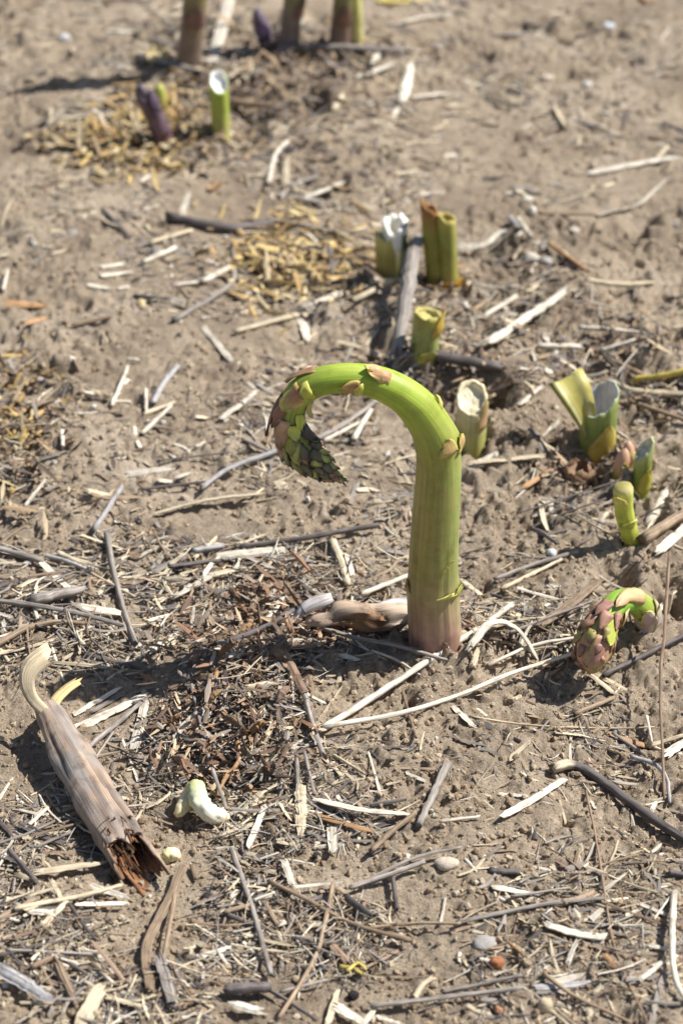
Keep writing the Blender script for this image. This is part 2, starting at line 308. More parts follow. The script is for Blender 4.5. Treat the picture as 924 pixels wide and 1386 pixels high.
# ------------------------------------------------------------------ the hooked spear
LG, MG, DG, YG = c(168, 196, 70), c(138, 165, 62), c(96, 116, 50), c(190, 200, 88)
PK, PKB, PUR, CRM = c(196, 150, 120), c(150, 112, 84), c(92, 70, 84), c(222, 214, 170)
def base_pt(px, py): g = hit(px, py); return np.array([g[0], g[1], float(glow_h(g[0], g[1]))])
def hooked_spear():
    b = base_pt(590, 866); root = empty('asparagus_spear', b)
    tag(root, 'thick green hooked asparagus spear bent over to the left, purplish at its base', 'asparagus')
    pts = [(592, 945, 37), (590, 890, 36), (588, 845, 34.8), (586, 806, 34), (586, 792, 35.6), (586, 778, 34), (587, 745, 33.3), (590, 690, 31.8), (593, 640, 30.4), (593, 612, 29.8), (591, 598, 31.6), (583, 578, 28.2), (566, 553, 26.5),
           (543, 533, 24.5), (515, 519, 23), (487, 513, 21.5), (458, 512, 20.5), (431, 517, 19.5), (408, 530, 19), (395, 551, 19), (393, 575, 21), (401, 598, 23.5), (415, 616, 22), (432, 629, 17.5), (446, 639, 11.5), (455, 645, 6), (460, 648, 1.5)]
    P, R = standing(pts, b[1]); cv = Curve(P, R, (0, -1, 0), 150)
    sg = cv.near(590, 868) / cv.L; sq = lambda x, y: cv.near(x, y) / cv.L
    stops = [(0, c(190, 160, 120)), (sg, c(160, 112, 112)), (sq(588, 845), c(178, 140, 126)), (sq(586, 800), c(170, 150, 110)), (sq(587, 760), c(156, 148, 84)), (sq(590, 690), c(156, 152, 80)), (sq(592, 608), c(156, 160, 76)),
             (sq(543, 533), c(164, 186, 66)), (sq(458, 512), c(156, 180, 60)), (sq(408, 530), c(148, 168, 66)), (sq(401, 598), c(104, 122, 58)), (1, c(76, 82, 56))]
    def side(col, S, A):
        k = np.clip(vnoise(A * 1.6 + 3, S * 6, 21) * .8 - .1, 0, 1)[..., None] * np.clip(1 - (S - sg) / (sq(588, 770) - sg), 0, 1)[..., None]
        col = col * (1 - .75 * k) + c(150, 96, 100) * .75 * k
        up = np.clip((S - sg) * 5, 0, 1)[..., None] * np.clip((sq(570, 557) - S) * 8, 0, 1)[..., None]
        g = np.clip(np.sin(A + .2) * .9 - .05, 0, 1)[..., None] * up; col = col * (1 - .55 * g) + c(150, 176, 108) * .55 * g  # sunlit right flank painted into the stem colour as paler green
        lf = np.clip(-np.sin(A - .3) * .9, 0, 1)[..., None] * up; col = col * (1 - .4 * lf) + c(158, 132, 80) * .4 * lf  # shaded left flank painted into the stem colour as olive brown
        st = np.clip(vnoise(A * 8 + 2, S * 7, 22) * 1.4 - .2, 0, 1)[..., None] * .3; col = col * (1 - st) + c(196, 196, 124) * st
        sc = np.clip(vnoise(A * 6 + 5, S * 60, 23) * 3 - 1.75, 0, 1)[..., None] * .5; col = col * (1 - sc) + c(176, 144, 100) * sc
        di = np.clip(1.3 - (S - sg) * cv.L / .012, 0, 1)[..., None] * np.clip(vnoise(A * 9, S * 240, 24) * 1.6 + .1, 0, 1)[..., None]; return col * (1 - .8 * di) + c(160, 140, 116) * .8 * di
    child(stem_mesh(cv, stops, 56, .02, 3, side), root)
    mm = px_m(b[1])
    def br(x, y, deg, L, w, lift, cm, ce, **k):
        kk = .85 if x < 440 else .78; child(bract(cv, cv.near(x, y), math.radians(deg), L * mm * kk, w * mm * kk, lift * mm, cm, ce, **k), root)
    br(593, 604, 34, 30, 34, 5, c(184, 150, 104), c(188, 180, 96), curl=.0006)
    br(594, 606, 78, 26, 26, 4, c(188, 150, 104), c(200, 190, 110), curl=.0006)
    br(586, 797, 66, 26, 34, 5, c(176, 174, 84), c(214, 206, 120), curl=.0007)
    br(586, 792, 32, 8, 40, 2, c(196, 186, 96), c(214, 206, 120))
    br(588, 758, 22, 20, 7, 8, c(196, 190, 106), c(220, 212, 140), curl=.0012)
    br(588, 745, 34, 14, 8, 8, c(200, 196, 110), c(220, 212, 140), curl=.001)
    br(587, 790, -72, 22, 20, 1, c(150, 120, 84), c(166, 140, 92))
    br(522, 522, 58, 34, 24, 4, c(192, 144, 110), c(196, 180, 100), curl=.0006)
    br(510, 517, 74, 24, 16, 5, c(214, 164, 130), c(196, 180, 100), curl=.0006)
    br(484, 513, -2, 32, 22, 5, c(190, 146, 104), c(186, 170, 90), curl=.0007)
    br(494, 514, -8, 16, 20, 4, c(206, 204, 96), c(196, 190, 100), curl=.0007)
    br(575, 565, 92, 20, 12, 4, c(206, 186, 120), c(188, 196, 88))
    br(436, 516, 108, 40, 24, 5, c(170, 126, 100), c(160, 140, 84), curl=.0006)
    br(414, 525, 26, 36, 34, 6, c(186, 134, 104), c(206, 196, 100), curl=.0006)
    br(422, 521, 10, 18, 30, 3, c(206, 206, 90), c(214, 210, 110), curl=.0006)
    br(410, 528, -78, 46, 20, 9, c(206, 190, 140), c(176, 170, 96))
    br(400, 540, 98, 60, 28, 12, c(120, 86, 80), c(80, 60, 62), curl=.0008)
    br(397, 548, 62, 34, 26, 5, c(150, 108, 88), c(120, 88, 76), curl=.0006)
    br(395, 550, -34, 26, 16, 6, c(190, 200, 84), c(214, 214, 110), curl=.0008)
    br(394, 560, 30, 40, 26, 6, c(206, 166, 136), c(160, 130, 96), curl=.0006)
    br(393, 566, -14, 22, 18, 7, c(206, 210, 96), c(214, 216, 120), curl=.0009)
    br(393, 576, -64, 40, 24, 6, c(84, 74, 72), c(56, 50, 56), curl=.0006)
    br(394, 578, 8, 26, 20, 6, c(176, 186, 86), c(110, 96, 76), curl=.0006)
    br(394, 580, 120, 46, 26, 6, c(110, 82, 78), c(72, 54, 58), curl=.0005)
    br(396, 584, 60, 30, 22, 5, c(186, 150, 122), c(90, 74, 66), curl=.0005)
    s0 = cv.near(394, 582); k = 0
    for q in np.linspace(0, 1, 66) ** .9:
        s = s0 + (cv.L - s0) * q * .985; sz = 19 * (1 - .6 * q) * rng.uniform(.85, 1.15); an = k * 2.39996 + rng.normal(0, .12); k += 1
        pal = [(c(170, 176, 104), c(62, 58, 56)), (c(140, 146, 90), c(50, 48, 52)), (c(190, 196, 110), c(84, 78, 64)), (c(112, 108, 84), c(48, 42, 52)), (c(160, 130, 108), c(66, 52, 58))][int(rng.integers(0, 5))]
        child(bract(cv, s, an, sz * 1.5 * mm, sz * mm, 6.5 * mm * (1 - q * .55), *pal, nL=6, nW=5, bulge=.0007 * (1 - .55 * q), off=1.0, pw=.7), root)
    return cv
hooked_spear()
def spear(name, label, pts, stops, base=None, ref=(0, -1, 0), brs=(), m=28, tip=0, tipcols=None, n=60, bumps=0., mat=None, group=None, cat='asparagus'):
    bx_ = base or pts[0][:2]; b = base_pt(bx_[0], bx_[1] - .5 * pts[0][2]); root = empty(name, b); tag(root, label, cat, group)
    P, R = standing(pts, b[1]); d = P[1] - P[0]; d /= np.linalg.norm(d)
    if base is None: P = np.vstack([P[0] - d * .012 + np.array([0, 0, -.004]), P]); R = np.r_[R[0], R]
    cv = Curve(P, R, ref, n); child(stem_mesh(cv, stops, m, .03, int(pts[0][0]), bumps=bumps, mat=mat), root); mm = px_m(b[1])
    for (x, y, deg, L, w, lift, cm, ce) in brs: child(bract(cv, cv.near(x, y), math.radians(deg), L * mm, w * mm, lift * mm, cm, ce, curl=.0003), root)
    for k in range(tip):
        q = k / tip; s = cv.L * (.62 + .37 * q); cm, ce = tipcols[k % len(tipcols)]
        child(bract(cv, s, k * 2.4, (22 - 12 * q) * mm, (20 - 12 * q) * mm, 3.5 * mm, cm, ce, nL=6, nW=5, bulge=.001), root)
    return root
# small drooping spear at the right
SOFTP = c(205, 160, 138)
spear('asparagus_spear', 'small drooping asparagus spear with pinkish bracts touching the soil', 
      [(862, 880, 14, .004), (872, 850, 16, .004), (872, 828, 17, .002), (856, 813, 17, -.002), (834, 818, 17, -.008), (818, 838, 18, -.014), (807, 862, 23, -.018), (800, 884, 21, -.021), (797, 901, 14, -.023), (795, 909, 3, -.024)],
      [(0, c(214, 206, 160)), (.22, c(196, 178, 170)), (.36, c(170, 184, 84)), (.5, c(132, 180, 60)), (.66, c(150, 186, 70)), (.85, c(190, 150, 116)), (1, c(170, 128, 104))], base=(862, 866),
      tip=34, tipcols=[(c(184, 142, 120), c(140, 104, 86)), (c(166, 124, 108), c(128, 98, 80)), (c(170, 164, 96), c(160, 120, 98))], brs=[(872, 845, 100, 44, 34, 3, c(196, 178, 190), c(206, 196, 130)), (866, 835, 20, 40, 26, 3, c(176, 150, 158), c(206, 198, 120)), (856, 813, 100, 52, 26, 4, c(206, 176, 128), c(188, 150, 110)),
           (838, 816, 10, 30, 16, 6, c(214, 176, 150), c(206, 196, 140)), (826, 825, -30, 42, 26, 5, SOFTP, c(206, 190, 110)), (820, 834, 60, 34, 26, 5, c(176, 186, 80), c(196, 200, 100)),
           (816, 842, 5, 40, 34, 6, c(200, 158, 130), c(186, 150, 104)), (812, 850, -60, 44, 28, 6, c(196, 140, 122), c(206, 180, 110)), (809, 858, 70, 46, 34, 5, c(182, 134, 116), c(190, 170, 110)),
           (804, 872, 0, 34, 28, 3, c(190, 146, 110), c(170, 140, 90)), (803, 875, 90, 34, 26, 3, c(170, 124, 112), c(190, 170, 120)), (802, 878, -70, 34, 26, 3, c(186, 160, 110), c(160, 120, 100)), (800, 885, 40, 26, 22, 2, c(200, 170, 128), c(150, 116, 92))], n=80)
# far spears running out of the top of the picture
TIPC = [(c(120, 128, 70), c(96, 70, 84)), (c(104, 84, 92), c(70, 56, 70)), (c(150, 160, 84), c(80, 70, 70))]
spear('asparagus_spear', 'tall purple-green spear at the far left, rising out of the top of the picture', [(254, 98, 18), (258, 60, 17), (262, 20, 16.5), (268, -40, 16), (272, -110, 15), (276, -180, 13), (278, -235, 7), (279, -262, 1)],
      [(0, c(150, 136, 120)), (.2, c(138, 118, 104)), (.34, c(138, 124, 90)), (.45, c(146, 146, 88)), (.7, c(136, 156, 76)), (1, c(96, 90, 84))],
      brs=[(261, 34, 15, 30, 30, 3, c(124, 92, 86), c(112, 84, 84)), (264, -30, 80, 34, 26, 3, c(150, 110, 100), PUR)], tip=36, tipcols=TIPC)
spear('asparagus_spear', 'slimmer far spear standing second from the left at the top of the picture', [(390, 74, 15), (394, 30, 14), (400, -20, 13.5), (405, -80, 12.5), (409, -140, 10), (411, -180, 5), (412, -196, 1)],
      [(0, c(150, 128, 126)), (.3, c(138, 120, 110)), (.42, c(130, 134, 84)), (.7, c(124, 142, 74)), (1, c(92, 88, 80))], brs=[(396, 20, 60, 28, 22, 3, PKB, PUR)], tip=30, tipcols=TIPC)
spear('asparagus_spear', 'stout far spear standing rightmost at the top of the picture', [(460, 76, 15), (462, 40, 15), (465, 0, 14.5), (469, -60, 13.5), (471, -120, 11), (473, -165, 5), (474, -182, 1)],
      [(0, c(150, 118, 120)), (.25, c(136, 112, 100)), (.42, c(132, 128, 80)), (.7, c(126, 144, 74)), (1, c(92, 88, 80))], brs=[(462, 30, 10, 30, 24, 3, c(130, 96, 70), PUR)], tip=30, tipcols=TIPC)
spear('asparagus_spear', 'thin pale yellow-green far spear pressed against the stout one', [(484, 72, 8), (482, 40, 9), (480, 5, 9), (479, -30, 8), (478, -70, 5), (478, -92, 1)],
      [(0, c(196, 160, 90)), (.3, c(206, 196, 130)), (.6, c(190, 190, 110)), (1, c(130, 120, 90))], tip=16, tipcols=TIPC)
spear('asparagus_spear', 'short purple shoot just left of the slimmer far spear', [(362, 66, 9), (358, 50, 11), (353, 34, 11), (349, 20, 8), (347, 10, 2)],
      [(0, c(190, 150, 160)), (.5, c(132, 114, 130)), (1, c(112, 98, 112))], brs=[(357, 48, 10, 24, 20, 2, c(160, 130, 158), c(110, 90, 120))])
spear('asparagus_spear', 'dark purple asparagus shoot leaning left beside the far cut stump', [(228, 200, 12), (220, 182, 13), (210, 158, 12.5), (200, 136, 11.5), (192, 121, 8), (188, 113, 2)],
      [(0, c(150, 100, 96)), (.3, c(128, 92, 92)), (.6, c(110, 92, 96)), (1, c(90, 78, 86))], brs=[(220, 182, 20, 40, 24, 3, c(116, 92, 100), c(88, 72, 88)), (207, 152, 60, 34, 20, 3, c(98, 82, 96), c(78, 64, 80)), (204, 144, -40, 32, 18, 3, c(110, 88, 100), c(78, 64, 80))])
spear('asparagus_shoot', 'stubby yellow-green shoot behind the leaning purple shoot', [(219, 150, 9), (217, 132, 9), (216, 118, 6), (216, 114, 1)], [(0, c(176, 160, 100)), (1, c(176, 180, 90))], n=24, m=16)
for k, (pts, lab) in enumerate([([(836, 655, 9), (838, 638, 10.5), (842, 622, 10), (845, 612, 6), (846, 607, 1)], 'pink-tipped green bud on the left of the bud pair above the broken spear'),
                  ([(852, 640, 8), (851, 622, 9), (850, 608, 8), (850, 601, 5), (850, 597, 1)], 'pink-tipped green bud on the right of the bud pair above the broken spear')]):
    spear('asparagus_bud', lab, pts, [(0, c(160, 176, 70)), (.55, c(184, 190, 90)), (.75, c(206, 158, 130)), (1, c(206, 168, 144))], n=24, m=18, group='pink buds', brs=[(pts[1][0], pts[1][1], 10, 22, 16, 2, c(196, 160, 124), c(186, 186, 104))])

# ------------------------------------------------------------------ cut stumps
def stump(name, label, base, top, r0, r1, slope=(0, 0), jag=.0, hollow=.12, stops=None, pith=c(226, 222, 196), arc=(0, 360), wall=.22, dy=0., brs=(), n=18, m=36, group=None, flare=0., pithbump=.0008, root=None, cat='asparagus stump', part='stem', pith_name='pith'):
    b = base_pt(base[0], base[1] - .5 * r0); new = root is None
    if new: root = empty(name, b); tag(root, label, cat, group)
    P, R = standing([(base[0], base[1], r0), (top[0], top[1], r1, dy)], b[1]); ax = P[1] - P[0]
    P0 = P[0] - ax / np.linalg.norm(ax) * .014; L = np.linalg.norm(P[1] - P0); ax = (P[1] - P0) / L
    X = np.array([1., 0, 0]); X -= ax * X.dot(ax); X /= np.linalg.norm(X); Y = np.cross(ax, X)      # Y points away from the camera for an upright axis
    full = arc[1] - arc[0] >= 359; a = np.radians(np.linspace(arc[0], arc[1], m, endpoint=not full))
    t = np.linspace(0, 1, n) ** .85; Tt, A = np.meshgrid(t, a, indexing='ij'); rad = R[0] + (R[1] - R[0]) * Tt
    rid = 1 + .03 * vnoise(A * 4.3 + base[0], Tt * 2, 5) + .02 * vnoise(A * 9, Tt * 4, 6) + flare * Tt ** 3
    z = Tt * L; cut = slope[0] * np.cos(A) + slope[1] * np.sin(A); jg = jag * vnoise(A * 3.1, A * 0 + base[1], 8) + .4 * jag * vnoise(A * 8, A * 0 + base[1], 9)
    z = z + Tt ** 2 * (cut * R[1] + jg)
    def pos(k): r = rad * rid * k; return P0 + ax * z[..., None] + X * (r * np.cos(A))[..., None] + Y * (r * np.sin(A))[..., None]
    Vo, Vi = pos(1.0), pos(1 - wall); nv = n * m; F = []; mm_ = m if full else m - 1
    for i in range(n - 1):
        for j in range(mm_):
            q = (i * m + j, i * m + (j + 1) % m, (i + 1) * m + (j + 1) % m, (i + 1) * m + j); F += [q, tuple(nv + k for k in q[::-1])]
    o = (n - 1) * m
    F += [(o + j, o + (j + 1) % m, nv + o + (j + 1) % m, nv + o + j) for j in range(mm_)]
    if not full:
        for e in (0, m - 1): F += [(i * m + e, (i + 1) * m + e, nv + (i + 1) * m + e, nv + i * m + e) for i in range(n - 1)]
    co = lerp_cols(Tt.ravel(), stops); ci = np.tile(pith, (nv, 1)) * rng.uniform(.85, 1.05, (nv, 1))
    fib = np.stack([z, A * R[0]], -1).reshape(-1, 2)
    child(mk(part, np.vstack([Vo.reshape(-1, 3), Vi.reshape(-1, 3)]), F, M_PLANT, np.vstack([co, ci]), np.vstack([fib, fib])), root)
    if full and pith_name:
        rr = np.linspace(0, 1 - wall * .6, 6); RR, A2 = np.meshgrid(rr, a, indexing='ij'); zt = L * (1 - hollow) + (slope[0] * np.cos(A2) + slope[1] * np.sin(A2)) * R[1] * RR * (1 - hollow) ** 2
        zt = zt + pithbump * vnoise(RR * np.cos(A2) * 5, RR * np.sin(A2) * 5, 12) - .0006 * (1 - RR)
        V = P0 + ax * zt[..., None] + (X * np.cos(A2)[..., None] + Y * np.sin(A2)[..., None]) * (RR * R[1])[..., None]
        F = [(i * m + j, i * m + (j + 1) % m, (i + 1) * m + (j + 1) % m, (i + 1) * m + j) for i in range(5) for j in range(m)]
        pc = np.tile(pith, (6 * m, 1)) * (.88 + .2 * rng.random((6 * m, 1)))
        child(mk(pith_name, V.reshape(-1, 3), F, M_PITH, pc, np.stack([RR * .01, A2 * .01], -1).reshape(-1, 2)), root)
    cv = Curve(np.array([P0, P0 + ax * L * .5, P0 + ax * L]), np.array([R[0], (R[0] + R[1]) / 2, R[1]]), (0, -1, 0), 24); mm = px_m(b[1])
    for (x, y, deg, Lb, w, lift, cm, ce) in brs: child(bract(cv, cv.near(x, y), math.radians(deg), Lb * mm, w * mm, lift * mm, cm, ce, curl=.0003), root)
    return root
OLV = [(0, c(150, 142, 96)), (.3, c(160, 158, 84)), (.7, c(150, 156, 86)), (1, c(156, 164, 100))]
stump('asparagus_stump', 'short cut stump with a bright white cut face sitting in a soil hollow', (637, 604), (638, 537), 19, 21, (0, .75), .0006, .05,
      [(0, c(150, 150, 84)), (.5, c(176, 176, 100)), (.85, c(198, 190, 136)), (1, c(226, 212, 170))], c(234, 222, 190), wall=.2, brs=[(637, 575, 60, 46, 24, 2, c(200, 160, 120), c(190, 180, 110))])
stump('asparagus_stump', 'stout olive cut stump slanting right in front of the brown-tipped pair', (571, 497), (579, 424), 19.5, 19, (-.1, -.05), .0008, .05,
      [(0, c(136, 142, 66)), (.45, c(152, 160, 90)), (.8, c(160, 166, 100)), (1, c(176, 168, 78))], c(196, 186, 120), brs=[(577, 448, 70, 40, 28, 3, c(206, 178, 72), c(216, 176, 90)), (572, 488, 20, 26, 36, 5, c(168, 168, 84), c(190, 184, 100))])
rt = stump('asparagus_stump', 'split cut stump with frayed white pith beside the grey slat', (528, 392), (527, 318), 20, 20, (-.2, -.2), .002, .0,
      [(0, c(150, 116, 84)), (.4, c(150, 124, 76)), (.8, c(156, 148, 80)), (1, c(206, 196, 120))], c(214, 202, 160), arc=(130, 292), wall=.3, m=24)
stump('', '', (530, 392), (531, 310), 18, 20, (.2, .1), .002, .0, [(0, c(140, 140, 60)), (.5, c(104, 116, 60)), (1, c(110, 122, 80))], c(232, 232, 226), arc=(310, 470), wall=.3, m=24, root=rt)
stump('', '', (530, 388), (534, 302), 9, 18, (0, .3), .0022, .0, [(0, c(190, 190, 90)), (.6, c(214, 206, 120)), (.85, c(236, 236, 232)), (1, c(240, 238, 230))], c(236, 232, 222), wall=.5, m=24, root=rt, part='pith', pith_name=None)
stump('asparagus_stump', 'taller brown-tipped cut stump, left of the touching pair', (591, 394), (581, 280), 14, 12.5, (-.75, 0), .0015, .08,
      [(0, c(150, 128, 62)), (.2, c(160, 150, 76)), (.75, c(150, 146, 70)), (.9, c(150, 118, 60)), (1, c(146, 98, 54))], c(150, 112, 66), group='brown-tipped pair')
stump('asparagus_stump', 'slightly shorter cut stump, right of the touching brown-tipped pair', (608, 396), (603, 293), 13.5, 13, (-.4, 0), .001, .06,
      [(0, c(170, 130, 40)), (.16, c(176, 140, 50)), (.3, c(166, 158, 84)), (.8, c(156, 156, 78)), (1, c(170, 160, 84))], c(176, 160, 90), group='brown-tipped pair', brs=[(608, 394, 0, 24, 44, 4, c(176, 132, 40), c(196, 150, 60)), (607, 388, 70, 20, 30, 4, c(180, 140, 50), c(196, 150, 60))])
# split open stump at the right with a peeled flap
rt = stump('asparagus_stump', 'split open hollow stump with a pale lavender inside and a flap peeling left', (805, 616), (811, 540), 24, 26, (.55, .35), .001, .3,
      [(0, c(160, 150, 70)), (.35, c(148, 154, 84)), (.7, c(136, 150, 84)), (1, c(150, 166, 96))], c(214, 214, 226), wall=.1, arc=(-170, 118), m=40,
      brs=[(806, 612, 25, 62, 40, 3, c(178, 158, 70), c(196, 178, 96))])
def flap(root, px, w, th, colo, coli, ref, name='flap', y=None, mat=None, bul=.5, n=16):
    P, _ = standing(px, y); D = resample(np.c_[P, np.array(w) * px_m(y)], n)
    V, F, fib = sweep(D[:, :3], strip_prof(bul, th) * np.array([1, 1]), D[:, 3], ref, jag=.001)
    m = 8; col = np.zeros((n, m, 3)); col[:, :5] = colo; col[:, 5:] = coli
    return child(mk(name, V, F, mat or M_PLANT, col.reshape(-1, 3), fib), root)
yb = rt.location.y
flap(rt, [(800, 592, 0, -.006), (792, 564, 0, -.007), (783, 542, 0, -.006), (774, 524, 0, -.003), (764, 508, 0, .002)], [9, 16, 21, 24, 25], .1, c(178, 168, 92), c(190, 184, 126), (.25, -.9, .45), y=yb, bul=-.35)
stump('asparagus_stump', 'slim green cut stump with a pale slanted top right of the bud pair', (864, 672), (872, 607), 13, 12, (1.1, .4), .0008, .04,
      [(0, c(150, 150, 60)), (.3, c(140, 152, 62)), (.8, c(146, 160, 74)), (1, c(186, 190, 130))], c(216, 212, 196), wall=.3, brs=[(865, 660, 30, 40, 22, 2, c(186, 178, 70), c(170, 160, 70))])
spear('asparagus_stub', 'bright yellow-green broken spear stub bending up below the pink buds', [(858, 744, 10), (852, 724, 12), (846, 702, 12.5), (843, 680, 13), (843, 668, 13.5), (843, 660, 13), (843, 658, 12)],
      [(0, c(200, 200, 96)), (.4, c(186, 196, 76)), (.48, c(156, 156, 66)), (.54, c(190, 200, 80)), (.93, c(198, 204, 96)), (.97, c(222, 220, 150)), (1, c(170, 160, 96))], brs=[(847, 708, 20, 12, 34, 3, c(166, 170, 66), c(196, 196, 104)), (843, 676, -30, 16, 24, 4, c(206, 204, 110), c(190, 170, 100))], n=50)
stump('asparagus_stump', 'slim far stump with a bright white cut top beside the leaning purple shoot', (300, 190), (296, 110), 13, 12.5, (-.3, .9), .0006, .06,
      [(0, c(170, 150, 110)), (.3, c(190, 180, 120)), (.7, c(170, 180, 84)), (1, c(160, 176, 70))], c(246, 246, 242), wall=.16)

# ------------------------------------------------------------------ dead stems, husks, sprouts
def dead_log():
    b = base_pt(120, 1070); root = empty('hollow_log', b); tag(root, 'thick grey hollow dead stem lying at the left, broken orange at its end', 'dead stem')
    px = [(66, 968, 15), (78, 992, 20.5), (96, 1026, 26), (119, 1068, 29.5), (147, 1112, 30.5), (171, 1148, 29), (184, 1166, 27)]
    g = np.array([hit(p[0] + (0), p[1] + 14) for p in px]); R = np.array([p[2] * px_m(q[1]) for p, q in zip(px, g)])
    z = np.polyval(np.polyfit(np.arange(7), glow_h(g[:, 0], g[:, 1]), 1), np.arange(7)) + R * .85 + np.array([.006, .004, .002, .001, 0, 0, 0])
    D = resample(np.c_[g, z, R], 60); P = D[:, :3]; Rr = D[:, 3]; T, N, B = frames(P, (0, 0, 1)); m = 44; n = 60
    a = np.linspace(0, 2 * np.pi, m, endpoint=False); S, A = np.meshgrid(np.linspace(0, 1, n), a, indexing='ij')
    k = 1 + .03 * vnoise(A * 6, S * 3, 31) + .025 * vnoise(A * 15, S * 3, 32) + .11 * vnoise(np.cos(A) * 1.4 + 3, S * 6, 33) + .05 * vnoise(A * 2, S * 16, 34)
    crack = np.exp(-((A - 5.75 - .2 * vnoise(S * 4, S * 0, 35)) / .07) ** 2) * np.clip((S - .35) * 4, 0, 1) + .7 * np.exp(-((A - .95 - .15 * vnoise(S * 3, S * 0, 36)) / .06) ** 2) * np.clip((.75 - S) * 4, 0, 1)
    k = k - .17 * crack + .05 * np.abs(vnoise(A * 22, S * 2.5, 44)) + .12 * (S > .8) * (S - .8) / .2 * vnoise(A * 3, S * 6, 45)
    Pj = P[:, None] + 0 * A[..., None]; ext = np.where(np.sin(A) > 0, 0, 0)
    end = (S > .93) * (S - .93) / .07
    jagv = (.009 * vnoise(A * 2.2, A * 0 + 5, 37) + .006 * vnoise(A * 6, A * 0 + 5, 38)) - .009 * np.tanh(1.8 * np.cos(A - .3))
    FL = .8; V = Pj + (N[:, None] * FL * np.cos(A)[..., None] + B[:, None] * np.sin(A)[..., None]) * (Rr[:, None] * k)[..., None] + T[:, None] * (end * jagv)[..., None]
    Vi = Pj + (N[:, None] * FL * np.cos(A)[..., None] + B[:, None] * np.sin(A)[..., None]) * (Rr[:, None] * (k * .86 + .03 * vnoise(A * 5, S * 60, 40)))[..., None] + T[:, None] * (end * jagv)[..., None]
    h = np.clip(.5 + .8 * vnoise(A * 1.5, S * 7, 41), 0, 1)[..., None]; h2 = np.clip(.3 + 1.2 * vnoise(A * 4, S * 9, 42), 0, 1)[..., None]; h3 = np.clip(1.6 * vnoise(A * 3 + 9, S * 11, 43) - .35, 0, 1)[..., None]
    col = c(184, 164, 146) * (1 - h) + c(156, 148, 142) * h; col = col * (1 - .45 * h2) + c(190, 156, 126) * .45 * h2
    col = col * (1 - .55 * h3) + c(96, 84, 78) * .55 * h3; col = col * (1 - .6 * crack[..., None]); e = np.clip((S - .9) * 10, 0, 1)[..., None] * np.clip(-np.cos(A) + .4, 0, 1)[..., None]; col = col * (1 - e) + c(110, 78, 48) * e
    ci = np.tile(c(144, 104, 74), (n, m, 1)) * (.55 + .8 * rng.random((n, m, 1)))
    nv = n * m; F = [(i * m + j, i * m + (j + 1) % m, (i + 1) * m + (j + 1) % m, (i + 1) * m + j) for i in range(n - 1) for j in range(m)]
    F += [tuple(nv + q for q in f[::-1]) for f in F[44 * m:]]; o = (n - 1) * m; F += [(o + j, o + (j + 1) % m, nv + o + (j + 1) % m, nv + o + j) for j in range(m)] + [tuple(range(m - 1, -1, -1))]
    fib = np.stack([S * .07, A * .008], -1).reshape(-1, 2)
    child(mk('shell', np.vstack([V.reshape(-1, 3), Vi.reshape(-1, 3)]), F, M_BARK, np.vstack([col.reshape(-1, 3), ci.reshape(-1, 3)]), np.vstack([fib, fib])), root)
    # rotted fibres inside the broken end
    VV, FF, CC, FB = [], [], [], []
    for q in range(330):
        rr = Rr[-6] * .84 * math.sqrt(rng.random()); an = rng.random() * 6.283; i0 = int(rng.integers(44, 52))
        p0 = P[i0] + (N[i0] * math.cos(an) + B[i0] * math.sin(an)) * rr; ln = rng.uniform(.004, .013) + (-.003 * math.cos(an))
        p1 = p0 + T[i0] * ln + rng.normal(0, .0017, 3); v, f, fb = sweep(resample(np.array([p0, (p0 + p1) / 2 + rng.normal(0, .0004, 3), p1]), 4), circ(4), rng.uniform(.00018, .0005), jag=.0006)
        base = sum(len(x) for x in VV); VV.append(v); FF += [tuple(base + t for t in ff) for ff in f]; CC.append(np.tile((c(156, 112, 80) if rng.random() < .6 else c(124, 100, 80)) * rng.uniform(.25, 1.25), (len(v), 1))); FB.append(fb)
    child(mk('rotted_fibre', np.vstack(VV), FF, M_FLAKE, np.vstack(CC), np.vstack(FB), smooth=False), root)['kind'] = 'stuff'
    for q in range(5, 12):                    # splinters frayed off the broken rim
        an = 6.283 * q / 16 + rng.normal(0, .15); i0 = 54; dr = N[i0] * math.cos(an) + B[i0] * math.sin(an); p0 = P[i0] + dr * Rr[i0] * .97; ln = rng.uniform(.006, .013) - .004 * math.cos(an)
        D = resample(np.array([p0, p0 + T[i0] * ln * .5 + dr * rng.uniform(-.001, .001), p0 + T[i0] * ln + dr * rng.uniform(-.0025, .002) + rng.normal(0, .001, 3)]), 6)
        v, f, fb = sweep(D, strip_prof(.2, .2), rng.uniform(.0008, .0022) * np.linspace(1, .35, 6), dr, jag=.001); child(mk('splinter', v, f, M_BARK, (c(168, 140, 114) if math.cos(an) > 0 else c(128, 98, 70)) * rng.uniform(.7, 1.1), fb), root)
    # torn lower lip, curled strip and side strip
    Pl = P[-1] - N[-1] * Rr[-1] * .75
    tip = np.array([*hit(196, 1200), 0]); tip[2] = gh(tip[0], tip[1]) + .002
    D = resample(np.c_[np.array([P[-8] - N[-8] * Rr[-8] * .8, Pl, (Pl + tip) / 2 + [0, 0, -.001], tip]), np.array([.0085, .009, .0075, .004])], 12)
    v, f, fb = sweep(D[:, :3], strip_prof(-.5, .12), D[:, 3], (0, 0, 1), jag=.002); child(mk('torn_lip', v, f, M_BARK, c(134, 108, 84), fb), root)
    y0 = g[0, 1]; z0 = z[0]
    def upstrip(pts, w, colr, name, ref):
        P2, _ = standing(pts, y0); D = resample(np.c_[P2, np.array(w) * px_m(y0)], 18); v, f, fb = sweep(D[:, :3], strip_prof(.07, .1) + np.r_[rng.normal(0, .05, (5, 2)), np.zeros((3, 2))], D[:, 3], ref, jag=.0028)
        child(mk(name, v, f, M_STRAW, colr, fb), root)
